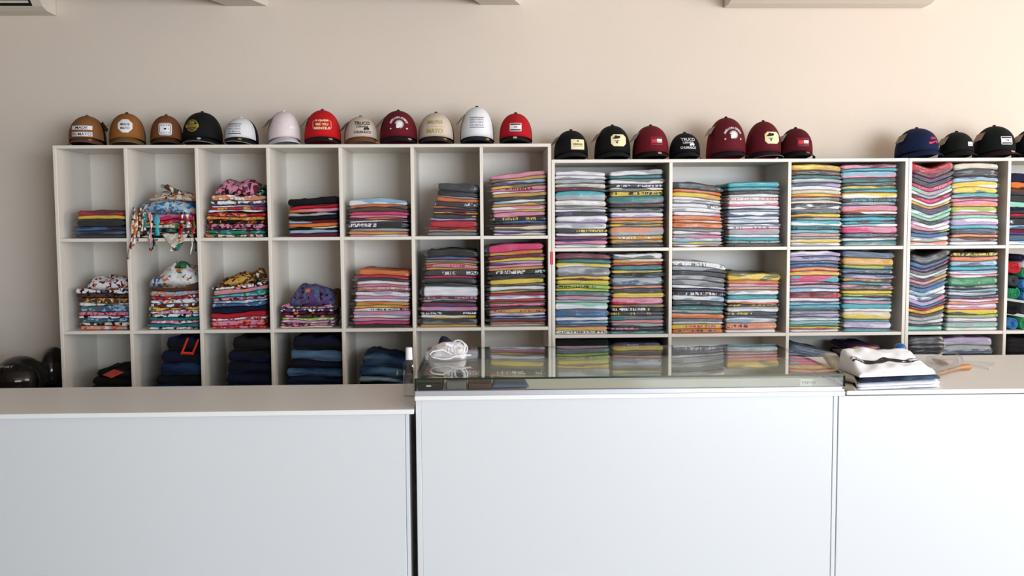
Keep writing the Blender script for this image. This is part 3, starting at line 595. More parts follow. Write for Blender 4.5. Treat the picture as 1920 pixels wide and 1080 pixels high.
def rrect(w, h, r=.2, n=4, cut=False):
    pts = []; R = r*min(w, h)
    for cx, cy, a0 in ((w/2-R, h/2-R, 0), (-w/2+R, h/2-R, 90), (-w/2+R, -h/2+R, 180), (w/2-R, -h/2+R, 270)):
        for k in range(n+1):
            a = math.radians(a0+90*k/n); pts.append((cx+R*math.cos(a), cy+R*math.sin(a)))
    # densify long edges
    out = []
    for i, p in enumerate(pts):
        q = pts[(i+1) % len(pts)]; out.append(p); L = math.hypot(q[0]-p[0], q[1]-p[1]); m_ = int(L/.008)
        for k in range(1, m_+1): out.append((p[0]+(q[0]-p[0])*k/(m_+1), p[1]+(q[1]-p[1])*k/(m_+1)))
    return out
def gridrect(w, h, n=10, m_=4):
    vs = [(-w/2+w*i/n, -h/2+h*j/m_) for j in range(m_+1) for i in range(n+1)]
    return vs, [(j*(n+1)+i, j*(n+1)+i+1, (j+1)*(n+1)+i+1, (j+1)*(n+1)+i) for j in range(m_) for i in range(n)]
def ellipse(a, b, n=22): return [(a*math.cos(6.2832*k/n), b*math.sin(6.2832*k/n)) for k in range(n)]
def move(g, x, y, rot=0, s=1):
    c, sn = math.cos(rot), math.sin(rot); return [((p[0]*c-p[1]*sn)*s+x, (p[0]*sn+p[1]*c)*s+y) for p in g[0]], g[1]
def join(*gs):
    V = []; F = []
    for v, f in gs:
        o = len(V); V += list(v); F += [tuple(i+o for i in q) for q in f]
    return V, F
def ring(pts, t):
    n = len(pts); cx = sum(p[0] for p in pts)/n; cy = sum(p[1] for p in pts)/n; inn = []
    for p in pts:
        l = math.hypot(p[0]-cx, p[1]-cy) or 1; inn.append((p[0]-(p[0]-cx)/l*t, p[1]-(p[1]-cy)/l*t))
    return list(pts)+inn, [(i, (i+1) % n, n+(i+1) % n, n+i) for i in range(n)]
def arc_text(body, R, a0, a1, h):
    gs = []; n = len(body)
    for k, ch in enumerate(body):
        if ch == ' ': continue
        a = math.radians(a0+(a1-a0)*k/(n-1)); g = text2d(ch, h, .015); gs.append(move(g, R*math.cos(a), R*math.sin(a), a-math.pi/2))
    return join(*gs)

# ------------------------------------------------------------------ caps
CAPN = 0
def fabric(hexc, rough=.85): return plain('cap_'+hexc, hexc, rough, spec=.25, bump=.25, bscale=220)
def cap(u, vtop, vbase, uw, front, back, visor, label, grp, logo=None, yaw=0., sticker=None, button=None, hang=None, flat=0., Y=.155, edge=None, zb=None):
    """u, vtop: crown centre and top in the photo; uw: crown width in photo px; sits on the unit's top panel"""
    global CAPN; CAPN += 1
    p = PY(u, vtop, Y-.02); zbase = zb; Wd = uw*.955/(F_PX/(abs(Y-CAM.y)))
    H = p.z-zbase-.003; a = Wd/2; b = a*1.12; ry = .042 if H > .13 else .034; h = H-ry*.55
    root = empty('baseball_cap', (p.x, Y, zbase), label, 'cap', grp, rz=math.radians(yaw)+math.atan2(CAM.x-p.x, 5)*(.62 if p.x < CAM.x else .2))
    FRONT = math.radians(72)
    def rim(ph): return ry*(1+math.cos(ph))/2+.002
    def crown(ph, t, off=0.):
        r = (1-t**2.7)**(1/2.1) if t < 1 else 0
        fr = 1+.05*math.cos(ph)*(1-t)
        hh = h+(.0 if math.cos(ph) > 0 else .012*math.cos(ph)*math.sin(math.pi*t))
        z = rim(ph)*(1-t)+ry*.55*t+hh*t*(1-flat*t*t*max(0, -math.cos(ph-.8)))
        x = (a*r+off*.9)*math.sin(ph); y = -(b*r*fr+off)*math.cos(ph)
        if math.cos(ph) > .3: y -= .006*math.sin(math.pi*min(1, t*1.1))*math.cos(ph)
        return Vector((x, y, z+off*t*.8))
    def part(nm, p0, p1, mat, n):
        ts = [0, .12, .25, .38, .5, .62, .72, .8, .87, .92, .96, .985, 1]; vs = []; fs = []
        for o_ in (0, -.0022):
            for i in range(n+1):
                ph = p0+(p1-p0)*i/n
                for t in ts: vs.append(crown(ph, t, o_))
        m_ = len(ts); K = (n+1)*m_
        for i in range(n):
            for j in range(m_-1):
                q = i*m_+j; fs.append((q, q+m_, q+m_+1, q+1)); fs.append((K+q, K+q+1, K+q+m_+1, K+q+m_))
            fs.append((i*m_, K+i*m_, K+(i+1)*m_, (i+1)*m_))
        return mk(nm, vs, fs, mat, root, smooth=True)
    part('front_panel', -FRONT, FRONT, fabric(front), 22)
    part('rear_mesh', FRONT, 2*math.pi-FRONT, fabric(back, .9), 26)
    # curved peak
    def visz(c, un, s): return (c.z-.026*s*(1-.35*un*un))*(1-.78*abs(un)**2.1*(.55+.45*s))
    nu, ns = 24, 7; vs = []; fs = []; Lv = .066
    for o_ in (0, -.0028):
        for i in range(nu+1):
            un = -1+2*i/nu; ph = un*FRONT*1.02
            for j in range(ns+1):
                s = j/ns; c = crown(ph, 0); y = c.y-s*Lv*(1-abs(un)**2.6)-.002; x = c.x*(1+.06*s*(1-abs(un)))
                z = visz(c, un, s)
                vs.append((x, y, max(z, .0035)+o_))
    m_ = ns+1; K = (nu+1)*m_
    for i in range(nu):
        for j in range(ns):
            q = i*m_+j; fs.append((q, q+1, q+m_+1, q+m_)); fs.append((K+q, K+q+m_, K+q+m_+1, K+q+1))
        fs.append((i*m_+ns, K+i*m_+ns, K+(i+1)*m_+ns, (i+1)*m_+ns)); fs.append((i*m_, (i+1)*m_, K+(i+1)*m_, K+i*m_))
    pk = mk('visor', vs, fs, fabric(visor), root, smooth=True)
    if edge:
        pts = [vs[i*m_+ns] for i in range(nu+1)]; ev, ef = tube([Vector(q)+Vector((0, -.0015, -.001)) for q in pts], .0013, 5); mk('visor_piping', ev, ef, fabric(edge), pk, smooth=True)
    bv, bf = lathe([(.004, -.004), (.0085, -.002), (.0085, .002), (.006, .005), (.001, .0065)], 12); mk('button', bv, bf, fabric(button or visor), root, smooth=True).location = crown(0, 1)+Vector((0, 0, .001))
    def onto(x, z, off):
        ph, t = 0, .4
        for _ in range(14):
            r = (1-min(t, .995)**2.7)**(1/2.1); ph = math.asin(max(-.98, min(.98, x/max(.01, a*r)))); c = crown(ph, t)
            t = max(.001, min(.99, t+(z-c.z)/(h*1.2)))
        return crown(ph, t, off)
    def decal(nm, g, x, z, mat, off=.0015, label=None):
        off += .0006
        vs = [onto(q[0]+x, q[1]+z, off) for q in g[0]]; n = len(vs); th = .0007
        vs2 = [v+Vector((0, th, 0)) for v in vs]
        o = mk(nm, vs+vs2, [f for f in g[1]]+[tuple(i+n for i in f[::-1]) for f in g[1]], mat, root)
        if label: o['label'] = label
        return o
    if logo: logo(decal, H, Wd)
    if sticker:
        sx, col = sticker; un = sx; ph = un*FRONT
        c = crown(ph, 0); rr = .0105; pts = ellipse(rr, rr*.8, 16); vs = []
        nn = Vector((math.sin(ph)*.35, -.55, .75)).normalized(); tx = Vector((1, 0, 0)); tx = (tx-nn*tx.dot(nn)).normalized(); ty = nn.cross(tx)
        s = .55; y = c.y-s*Lv*(1-abs(un)**2.6); z = visz(c, un, s)
        ctr = Vector((c.x*(1+.06*s), y-.002, z+.0035)); n = len(pts)
        vs = [ctr+tx*q[0]+ty*q[1] for q in pts]+[ctr+tx*q[0]+ty*q[1]-nn*.002 for q in pts]
        mk('round_sticker', vs, [tuple(range(n)), tuple(range(n, 2*n))[::-1]]+[(i, n+i, n+(i+1) % n, (i+1) % n) for i in range(n)], plain('sticker_'+col, col, .35, metal=.5 if col.startswith('c') else 0), pk)
    if hang:
        hc, side = hang; c = crown(side*math.radians(80), .72, .004); d = Vector((side*.030, -.012, -.042)); wv = Vector((.010, -.022, .006))
        q = [c-wv, c+wv, c+wv+d, c-wv+d]; nn = (q[1]-q[0]).cross(q[3]-q[0]).normalized()*.0006
        mk('hang_tag', [v+nn for v in q]+[v-nn for v in q], [(0, 1, 2, 3), (7, 6, 5, 4), (0, 4, 5, 1), (1, 5, 6, 2), (2, 6, 7, 3), (3, 7, 4, 0)], plain('card_'+hc, hc, .5), root)
    return root
WHT = plain('print_white', 'e9e7ea', .6); PBL = plain('print_black', '17171b', .7); PGD = plain('print_gold', 'b59a3c', .5); PCR = plain('print_cream', 'efe0b4', .6); PRD = plain('print_red', 'cf1f34', .6); PGR = plain('print_grey', '8d8f96', .6)
def L_made(d, H, W):
    s = W/.175; d('logo_strip', gridrect(.096*s, .020*s, 10, 3), -.006, H*.57, WHT); d('logo_strip', gridrect(.096*s, .021*s, 10, 3), -.006, H*.37, WHT)
    d('lettering', fit('MADE', .056*s, .013*s), -.006, H*.57, PBL, .0025); d('lettering', fit('IN MATO', .088*s, .014*s), -.006, H*.37, PBL, .0025)
def L_oct(d, H, W):
    s = W/.175; oc = [(.036*s*math.cos(math.radians(22.5+45*k)), .036*s*math.sin(math.radians(22.5+45*k))) for k in range(8)]
    d('logo_patch', flat_poly(oc), 0, H*.58, WHT); d('lettering', fit('MADE', .042*s, .012*s), 0, H*.62, PBL, .003); d('lettering', fit('MATO', .042*s, .012*s), 0, H*.51, PBL, .003)
def L_sq(d, H, W):
    s = W/.16; q = rrect(.062*s, .062*s, .2); d('logo_patch', flat_poly(q), 0, H*.52, WHT); d('logo_border', ring(rrect(.053*s, .053*s, .2), .0022), 0, H*.52, PBL, .0028)
    g = [move(flat_poly(ellipse(.0022, .003, 6)), (i-1.5)*.0115*s, j*.017*s) for i in range(4) for j in (-1, 1)]+[move(flat_poly(ellipse(.0028, .002, 6)), .017*s, 0)]
    heart = [(0, -.006), (.006, .001), (.005, .005), (.002, .005), (0, .003), (-.002, .005), (-.005, .005), (-.006, .001)]
    g.append(flat_poly([(x*s, y*s) for x, y in heart])); d('logo_marks', join(*g), 0, H*.52, PBL, .0032)
def bison():
    return flat_poly([(-.016, -.008), (-.018, .001), (-.014, .007), (-.006, .009), (0, .008), (.008, .011), (.014, .008), (.018, .001), (.016, -.004), (.012, -.003), (.011, -.009), (.008, -.009), (.007, -.003), (-.006, -.003), (-.008, -.009), (-.011, -.009), (-.012, -.003), (-.014, -.008)])
def L_gringa_r(d, H, W):
    x = -.028; z = H*.56; d('emblem_disc', flat_poly(ellipse(.031, .031)), x, z, PGD, .0015); d('emblem_disc', flat_poly(ellipse(.027, .027)), x, z, PBL, .0022)
    d('emblem_band', gridrect(.068, .015, 8, 2), x, z-.003, PGD, .003); d('emblem_bison', move(bison(), 0, 0, 0, .75), x, z+.013, PGD, .003); d('lettering', fit('GRINGA', .052, .0095), x, z-.003, PBL, .0036); d('emblem_arc', gridrect(.030, .0035, 6, 1), x, z-.018, PGD, .003)
def L_lines(mat, texts=('DELICADA', 'FEITO COICE', 'DE MULA'), x=0, zc=.56):
    def f(d, H, W):
        s = W/.18
        for dz in (.026, -.026): d('logo_line', gridrect(.072*s, .003, 10, 1), x, H*zc+dz*s, mat)
        for k, t_ in enumerate(texts): d('lettering', fit(t_, .068*s, .0088*s, .004), x, H*zc+(.0145-.0145*k)*s, PGR)
    return f
def L_bf(d, H, W): d('lettering', fit('BF///ME', .10, .019, .005), .006, H*.5, plain('print_pearl', 'f3eef2', .35))
def L_red(d, H, W):
    s = W/.19
    for k, (t_, w_) in enumerate((('E QUEM', .062), ('ME VIU', .062), ('MENTIU!', .078))): d('lettering', fit(t_, w_*s, .013*s, .03), 0, H*.66-.0195*k*s, PCR)
    d('logo_border', ring(rrect(.092*s, .045*s, .2), .0018), 0, H*.66-.022*s, PCR)
def L_truco(mat):
    def f(d, H, W):
        s = W/.175; d('lettering', fit('TRUCO', .076*s, .018*s, .02), 0, H*.72, mat); d('lettering', fit('CERVEJA', .06*s, .014*s, .015), 0, H*.72-.020*s, mat)
        d('emblem_bison', move(bison(), 0, 0, 0, .8*s), .02*s, H*.72-.030*s, mat, .0022); d('lettering', fit('CHURRASCO', .085*s, .013*s, .015), 0, H*.72-.046*s, mat)
    return f
def L_indian(d, H, W):
    z = H*.55; d('lettering', arc_text('AMERICAN COWBOY', .044, 158, 22, .011), 0, z-.006, WHT)
    g = [move(flat_poly([(0, -.0022), (.021, -.0012), (.024, 0), (.021, .0012), (0, .0022)]), 0, 0, math.radians(a)) for a in range(-75, 175, 15)]
    g.append(flat_poly([(-.010, .004), (-.018, -.006), (-.015, -.010), (-.016, -.018), (-.006, -.021), (.002, -.016), (.006, -.004), (.002, .008)]))
    d('emblem_headdress', join(*g), .002, z+.002, WHT)
    st = [((.006 if k % 2 == 0 else .0026)*math.sin(math.pi*k/5), (.006 if k % 2 == 0 else .0026)*math.cos(math.pi*k/5)) for k in range(10)]
    d('emblem_star', flat_poly(st), -.041, z-.02, WHT); d('emblem_star', flat_poly(st), .041, z-.02, WHT)
def L_bruto(d, H, W):
    s = W/.18; d('lettering', fit('BRUTO', .072*s, .018*s, .02), 0, H*.66, PGD); d('lettering', fit('MATO', .078*s, .022*s, .025), 0, H*.40, PGD); d('logo_line', gridrect(.08*s, .0015, 8, 1), 0, H*.53, PGD)
def flagc(mat1, mat2):
    def f(d, H, W):
        z = H*.52; d('logo_patch', flat_poly(rrect(.060, .043, .12)), .002, z, WHT)
        for dz in (.0145, -.0145): d('logo_bar', gridrect(.052, .006, 8, 1), .002, z+dz, mat1, .0028)
        d('logo_mark', ring(rrect(.012, .008, .1), .0015), 0, z, mat1, .0028); d('logo_mark', gridrect(.005, .0075, 2, 1), .006, z, mat2, .003)
    return f
def L_flag(d, H, W):
    z = H*.52; d('logo_patch', flat_poly(rrect(.062, .042, .06)), .006, z, plain('patch_crimson', 'a01a30', .7)); d('logo_bar', gridrect(.054, .0065, 8, 1), .006, z+.014, plain('bar_wine', '4a1020', .7), .0028); d('logo_bar', gridrect(.054, .0065, 8, 1), .006, z-.0145, plain('bar_wine', '4a1020', .7), .0028)
    d('logo_flag_red', gridrect(.026, .017, 4, 2), -.008, z, PRD, .0028); d('logo_flag_white', gridrect(.027, .014, 4, 2), .0195, z+.0025, WHT, .0028); d('logo_line', gridrect(.024, .0015, 4, 1), .0195, z-.009, WHT, .003)
def L_gringa_p(d, H, W):
    z = H*.50; x = .018; d('logo_patch', flat_poly(rrect(.072, .052, .06)), x, z, PCR); d('lettering', fit('GRINGA', .050, .0115, .01), x, z, PBL, .0028); d('emblem_bison', move(bison(), 0, 0, 0, .35), x, z+.016, PBL, .0028); d('logo_line', gridrect(.05, .001, 6, 1), x, z-.011, PBL, .0028)
def L_cow(d, H, W):
    z = H*.54; x = .014; w_, h_ = .080, .062; c = .014
    d('logo_patch', flat_poly([(-w_/2+c, -h_/2), (w_/2-c, -h_/2), (w_/2, -h_/2+c), (w_/2, h_/2-c), (w_/2-c, h_/2), (0, h_/2), (-w_/2+c, h_/2), (-w_/2, h_/2-c), (-w_/2, -h_/2+c)]), x, z, PCR)
    hat = flat_poly([(-.022, .012), (-.014, .011), (-.010, .022), (-.002, .025), (.004, .021), (.012, .023), (.019, .019), (.017, .012), (.008, .008), (-.006, .007), (-.016, .006)])
    mo = flat_poly([(-.014, -.003), (-.004, -.002), (0, -.004), (.005, -.001), (.014, -.001), (.006, -.006), (0, -.007), (-.006, -.006)]); kn = flat_poly([(-.002, -.008), (.004, -.008), (.005, -.018), (0, -.015), (-.005, -.018)])
    d('logo_figure', join(hat, mo, kn), x-.010, z, PBL, .003)
def L_swoosh(d, H, W):
    z = H*.56; x = .030; mt = plain('print_scarlet', 'd52a4a', .6)
    sw = [(-.030, -.012), (-.026, -.017), (-.014, -.016), (.010, -.006), (.026, .004), (.004, -.003), (-.014, -.008), (-.022, -.009), (-.026, -.006)]
    d('lettering', move(fit('nike', .036, .017, .02), 0, 0, .12), x-.002, z+.014, mt); d('logo_swoosh', flat_poly(sw), x-.004, z-.002, mt, .0022); d('lettering', move(fit('SB', .014, .012, .03), 0, 0, .1), x+.018, z-.008, mt, .0022)
def L_small(d, H, W): d('logo_patch', flat_poly(rrect(.032, .022, .1)), .03, H*.52, plain('patch_lilac_white', 'e6dcea', .6)); d('logo_line', gridrect(.026, .002, 3, 1), .03, H*.52-.006, PRD, .0026)
ZT, ZT2 = 1.8995, 1.817; GT = 'caps along the top of the tall unit'; GM = 'caps along the top of the middle unit'; GR_ = 'caps at the right end above the shelves'
cap(160, 216, 271, 66, '8a5a34', '1d1713', '6b4a38', 'brown cap with two white strips of lettering, leftmost of all caps', GT, L_made, -4, (.35, 'b07a3c'), zb=ZT, hang=('6b4a34', 1), flat=.1)
cap(235, 211, 271, 66, '96602f', '5a4630', '7a6a44', 'tan-brown cap with a white octagonal patch', GT, L_oct, 2, (.35, '8a4a20'), zb=ZT, hang=('6e5c44', -1), button='2a2018')
cap(309, 215, 271, 60, '7c4a2c', '1a1512', '4c3022', 'brown cap with a white square patch bearing tiny marks', GT, L_sq, 3, (.4, '4a2818'), zb=ZT)
cap(377, 209, 271, 74, '0f0f13', '0f0f12', '0f0f13', 'black cap with a round gold bison emblem', GT, L_gringa_r, -6, (.1, 'b9bac2'), zb=ZT, edge='a89880')
cap(450, 219, 271, 64, 'e2e2e6', '121114', '121114', 'white-fronted cap with a black peak and slumped crown', GT, L_lines(PBL, x=-.01), -10, (.25, 'c9a184'), zb=ZT, flat=.3, edge='b8a890', button='e2e2e6')
cap(530, 207, 271, 63, 'e6d8da', 'b9b4c4', 'e8e6ec', 'pale pinkish white cap with faint raised lettering', GT, L_bf, 12, (.62, '5a2430'), zb=ZT, hang=('5a4438', -1))
cap(603, 205, 271, 70, 'c3161d', '8c1018', '15131c', 'bright red cap with cream block lettering in a frame', GT, L_red, 2, (.36, 'c4c6cc'), zb=ZT, hang=('3a2a22', -1))
cap(675, 217, 271, 65, 'cfc0b2', 'a99684', '8a5a3a', 'beige cap with black lettering and a tan peak', GT, L_truco(PBL), 8, (.78, 'd9a93c'), zb=ZT, hang=('3a1c1c', -1), edge='8a5a3a')
cap(746, 206, 271, 73, '641420', '7a1622', '121220', 'maroon cap with white feathered head emblem, on the tall unit', GT, L_indian, 3, (.45, 'b0b0b8'), zb=ZT, hang=('3c2226', -1))
cap(817, 210, 271, 70, 'd2c4b4', '2a2018', '3a2420', 'beige cap with gold lettering and a dark brown peak', GT, L_bruto, -2, (.45, 'c09a60'), zb=ZT)
cap(894, 199, 271, 66, 'e9ebf0', '17151a', '14141f', 'tall white-fronted cap with navy peak and gold round sticker', GT, L_lines(PBL), 0, (.5, 'c9963c'), zb=ZT, hang=('2a2220', -1))
cap(967, 211, 271, 64, 'b3121f', '100f12', '100f12', 'red cap with a white patch crossed by black bars', GT, flagc(PBL, PRD), -3, (.0, 'd8c8c8'), zb=ZT)
cap(1071, 243, 301, 66, '0d0d0f', '0d0d0f', '11101a', 'black cap with a cream rectangular lettered patch', GM, L_gringa_p, 6, None, zb=ZT2, hang=('4a3020', -1))
cap(1149, 234, 301, 70, '0d0d0f', '0d0d0f', '11101a', 'black cap with a cream patch of a hatted figure', GM, L_cow, 4, None, zb=ZT2, hang=('6a4a40', -1))
cap(1221, 234, 300, 70, '66131f', '121014', '0e0d10', 'maroon cap with red and white patch, beside the black hatted-figure cap', GM, L_flag, 6, (.1, 'd8a0a8'), zb=ZT2, hang=('8a8080', -1))
cap(1285, 248, 299, 60, '0d0d0f', '0d0d0f', '101016', 'black cap with three rows of white lettering', GM, L_truco(WHT), 3, None, zb=ZT2)
cap(1363, 219, 299, 75, '5f1520', '801624', '171320', 'maroon cap with white feathered head emblem, on the middle unit', GM, L_indian, 8, None, zb=ZT2, hang=('9a8674', -1))
cap(1433, 226, 299, 68, '5f1520', '7c1624', '1a1522', 'maroon cap with a cream patch of a hatted figure', GM, L_cow, 6, None, zb=ZT2, edge='8a8a92')
cap(1494, 239, 298, 64, '520f1b', '100f12', '0e0d10', 'maroon cap with red and white patch, rightmost on the middle unit', GM, L_flag, 6, (.15, 'b05060'), zb=ZT2, hang=('b0a8a0', -1))
cap(1722, 239, 295, 78, '0f1c40', '0e1838', '0f1d44', 'navy cap with a scarlet curved tick emblem', GR_, L_swoosh, 10, None, zb=ZT2, hang=('6a6454', -1))
cap(1797, 246, 295, 62, '0d1110', '0d0f10', '120e12', 'black cap with a very small white patch', GR_, L_small, 4, None, zb=ZT2, hang=('8a7a60', -1))
cap(1868, 235, 294, 74, '0c1112', '0c0f10', '260c14', 'black cap with white barred patch and pale round sticker', GR_, flagc(PBL, PBL), 8, (.1, 'c8c4b0'), zb=ZT2, hang=('8a6a58', -1))
cap(1940, 240, 294, 70, '0d0f18', '0d0f18', '0d0f1c', 'dark navy cap cut off by the photo\'s right edge', GR_, None, 5, None, zb=ZT2, hang=('8a7060', -1))

# ------------------------------------------------------------------ counters
YF = -1.6714
def cbox(t, nm, x0, x1, y0, y1, z0, z1, mat=M_COUNTER, b=.0015, lab=None):
    if nm == 'countertop': mat = M_EDGE  # countertops coloured lighter to stand in for light from above
    L = t.location; o = box(nm, x0-L.x, x1-L.x, y0-L.y, y1-L.y, z0-L.z, z1-L.z, mat, t, b)
    if lab: o['label'] = lab
    return o
XA = PY(775.7, 770, YF).x; ZA = 0.8646
t = empty('counter', (0.4, YF, 0), 'long white counter at the left, lower than the glass-topped one', 'counter', 'white shop counters')
cbox(t, 'countertop', -2.4, XA, YF, -1.1619, ZA-.0167, ZA)
xs = PY(767, 800, YF+.018).x; xe = PY(759.3, 800, YF+.018).x
cbox(t, 'side_panel', xe+.0012, xs, YF+.018, -1.1884, 0, ZA-.0167); cbox(t, 'front_panel', -2.38, xe, YF+.018, YF+.033, .04, ZA-.0167); cbox(t, 'side_panel', -2.4, -2.381, YF+.018, -1.1884, 0, ZA-.0167)
X0, X1 = 1.9428, 3.4233; GZ = 0.9716
t = empty('display_counter', ((X0+X1)/2, YF, 0), 'white counter with a shallow glass display case on top', 'counter')
px0 = PY(779.3, 760, YF+.012).x; px1 = PY(1571, 760, YF+.012).x; pm = PY(1562.5, 760, YF+.012).x; pl = PY(789, 760, YF+.012).x
cbox(t, 'side_panel', px0, pl, YF+.012, -0.9124, 0, 0.8940); cbox(t, 'front_panel', pl+.0002, pm-.001, YF+.0125, YF+.03, .03, 0.8940); cbox(t, 'side_panel', pm+.0006, px1-.0005, YF+.012, -0.9124, 0, 0.8940)
cbox(t, 'case_floor', X0, X1, YF, -0.8894, 0.8940, 0.9095, M_EDGE)
cbox(t, 'front_rail', X0+.001, X1-.001, YF+.001, YF+.02, 0.9095, 0.9267, M_RAIL); cbox(t, 'back_rail', X0+.001, X1-.001, -0.9124, -0.8905, 0.9095, 0.9267, M_RAIL)
cbox(t, 'case_floor', X0+.004, X1-.004, YF+.0205, -0.9130, 0.9095, 0.9204, plain('case_lining', 'eef1ea', .6))
def gslab(nm, x0, x1, y0, y1, z0, z1, edges):
    L = t.location; vs, fs = boxg(x0-L.x, x1-L.x, y0-L.y, y1-L.y, z0-L.z, z1-L.z); return mk(nm, vs, fs, [sheet_glass(), M_GEDGE], t, matidx=[1 if k in edges else 0 for k in range(6)])
gslab('glass_top', X0, X1, YF-.002, -0.8951, GZ-.0065, GZ, (2, 3, 4, 5))
gslab('front_glass', X0+.006, X1-.006, YF+.003, YF+.008, 0.9270, GZ-.0068, (0, 1, 4, 5))
gslab('side_glass', X0+.001, X0+.006, YF+.003, -0.8986, 0.9270, GZ-.0068, (0, 1, 2, 3)); gslab('side_glass', X1-.006, X1-.001, YF+.003, -0.8986, 0.9270, GZ-.0068, (0, 1, 2, 3))
gslab('back_glass', X0+.006, X1-.006, -0.9043, -0.8986, 0.9270, GZ-.0068, (0, 1, 4, 5))
cbox(t, 'corner_seal', X0+.0005, X0+.004, YF+.0005, YF+.0028, 0.9268, GZ-.007, M_BLK, 0); cbox(t, 'corner_seal', X1-.005, X1-.0005, YF+.0005, YF+.0028, 0.9268, GZ-.007, M_BLK, 0)
XC0 = PY(1588, 735, YF).x; ZC = 0.9118
t = empty('counter', (4.8, YF, 0), 'deep white counter at the right carrying clothes and hangers', 'counter', 'white shop counters')
cbox(t, 'countertop', XC0, 6.4, YF, -0.8779, ZC-.0155, ZC); xr = PY(1572.5, 760, YF+.012).x
cbox(t, 'front_panel', xr, 6.38, YF+.0125, YF+.03, 0, ZC-.0205); cbox(t, 'side_panel', xr, xr+.017, YF+.0305, -0.9124, 0, ZC-.0205); cbox(t, 'side_panel', 6.362, 6.38, YF+.0305, -0.9124, 0, ZC-.0205)

# things inside the glass case
def inbox(nm, u0, u1, y, d, h, mat, label, cat, lean=0):
    a = PY(u0, 720, y).x; b = PY(u1, 720, y).x; o = box(nm, -(b-a)/2, (b-a)/2, -d/2, d/2, 0, h, mat, b=.004); o.location = ((a+b)/2, y+d/2, 0.9206); return tag(o, label, cat)
o = inbox('gift_box', 783, 829, -1.6426, .16, .030, plain('black_card', '101012', .4), 'flat black box with a tiny white mark inside the glass case', 'box')
mk('white_mark', *boxg(-.012, .004, -.0815, -.0803, .017, .021), WHT, o)
inbox('fabric_pouch', 836, 874, -1.6311, .20, .031, plain('grey_felt', '6d6964', .9, bump=.4), 'grey cloth pouch inside the glass case', 'pouch')
inbox('leather_wallet', 877, 922, -1.6311, .14, .026, plain('brown_leather', '4a302a', .5, bump=.3), 'dark brown wallet inside the glass case', 'wallet')
o = patch('leather_wallet', [Vector((PY(922, 720, -1.6254).x, -1.6254, 0.9296)), Vector((PY(992, 720, -1.6254).x, -1.6139, 0.9296)), Vector((PY(985, 720, -1.4989).x, -1.4989, 0.9319)), Vector((PY(925, 720, -1.4989).x, -1.4989, 0.9457))], .014, plain('slate_leather', '56637a', .6, bump=.3), wob=.001, seed=9)
tag(o, 'slate blue tapered wallet, rightmost of the goods in the glass case', 'wallet')
a = PZ(1510, 724, 0.9250); o = box('price_card', -.022, .022, 0, .0012, 0, .028, plain('dull_card', 'c2c0b0', .8), b=0); o.location = (a.x, -1.6553, 0.9233); tag(o, 'small cream price card behind the case\'s front glass, right end', 'price card')
rg = random.Random(3)
for k in range(6): mk('pen_mark', *boxg(-.014+k*.008, -.010+k*.008+rg.uniform(0, .002), -.0006, -.0001, .010+rg.uniform(0, .004), .020), plain('faded_ink', '8a857a', .7), o)

# sanitiser bottle on the left counter
p = PZ(768, 743, ZA); s = (p.y-CAM.y)/F_PX
t = empty('sanitizer_bottle', (p.x, p.y, ZA), 'clear plastic bottle with a white cap on the left counter\'s end', 'bottle')
bw = .5*22*s; bh = 70*s*1.0
def rbox_profile(prof, n=32, pw=4):
    vs = []; fs = []
    for r, z in prof:
        for k in range(n):
            a = 6.28318*k/n; c, s_ = math.cos(a), math.sin(a); q = (abs(c)**pw+abs(s_)**pw)**(-1/pw); vs.append((r*c*q, r*.7*s_*q, z))
    for i in range(len(prof)-1):
        for k in range(n): fs.append((i*n+k, i*n+(k+1) % n, (i+1)*n+(k+1) % n, (i+1)*n+k))
    fs.append(tuple(range(n))[::-1]); fs.append(tuple((len(prof)-1)*n+k for k in range(n))); return vs, fs
v, f = rbox_profile([(bw*.8, 0), (bw, .004), (bw, bh*.82), (bw*.9, bh*.92), (bw*.5, bh), (bw*.42, bh*1.05)]); mk('bottle_body', v, f, sheet_glass('clear_pet', (.975, .98, .98), .09), t, smooth=True)
v, f = rbox_profile([(bw*.74, .003), (bw*.94, .006), (bw*.94, bh*.60)], pw=4); mk('gel', v, f, sheet_glass('clear_gel', (.97, .975, .965), .04), t, smooth=True)
v, f = lathe([(bw*.62, 0), (bw*.62, .004), (bw*.6, .005), (bw*.56, 22*s), (bw*.5, 23*s)], 24); c_ = mk('cap', v, f, plain('white_plastic', 'e4e6ea', .35), t, smooth=True); c_.location.z = bh*1.0

# charging cable, socks and navy pouch on the glass top
c0 = PZ(835, 677, GZ); s = (c0.y-CAM.y)/F_PX
WCL = cloth('W', '', None); 
def XYZ(u, v, dy=0): return PY(u, v, c0.y+dy)
o = heap('folded_cloth', 802, 878, 0, .040, -.1, .1, plain('bright_white_cotton', 'f2f1f5', .8, spec=.2, bump=.4), 21, 0, fold=.012)
o.scale = ((c0.y-CAM.y)/4.7*.98, .7, 1.15); o.location = (XYZ(838, 670).x, c0.y+.09, GZ+.0005); tag(o, 'small bundle of white cloth lying on the glass top', 'cloth')
o = heap('cloth_pouch', 812, 850, 0, .052, -.1, .1, plain('navy_velvet', '0c1430', .9), 22, -.3, fold=.012)
o.scale = ((c0.y-CAM.y)/4.7*.95, .6, 1.15); o.location = (XYZ(832, 640).x, c0.y+.215, GZ+.001); tag(o, 'navy blue crumpled pouch behind the white cable on the glass top', 'pouch')
def loopc(cx, cy, rx, ry, n, rot, dy, z=0): return [XYZ(cx+rx*math.cos(rot+6.283*k/n), cy+ry*math.sin(rot+6.283*k/n)*1.0, dy+.012*math.sin(6.283*k/n)) for k in range(n+1)]
pts = loopc(859, 652, 13, 14, 20, 2.5, -.012)+loopc(864, 654, 12, 12, 20, 2.2, -.004)[1:]+loopc(855, 655, 15, 12, 20, 2.0, -.016)[1:]
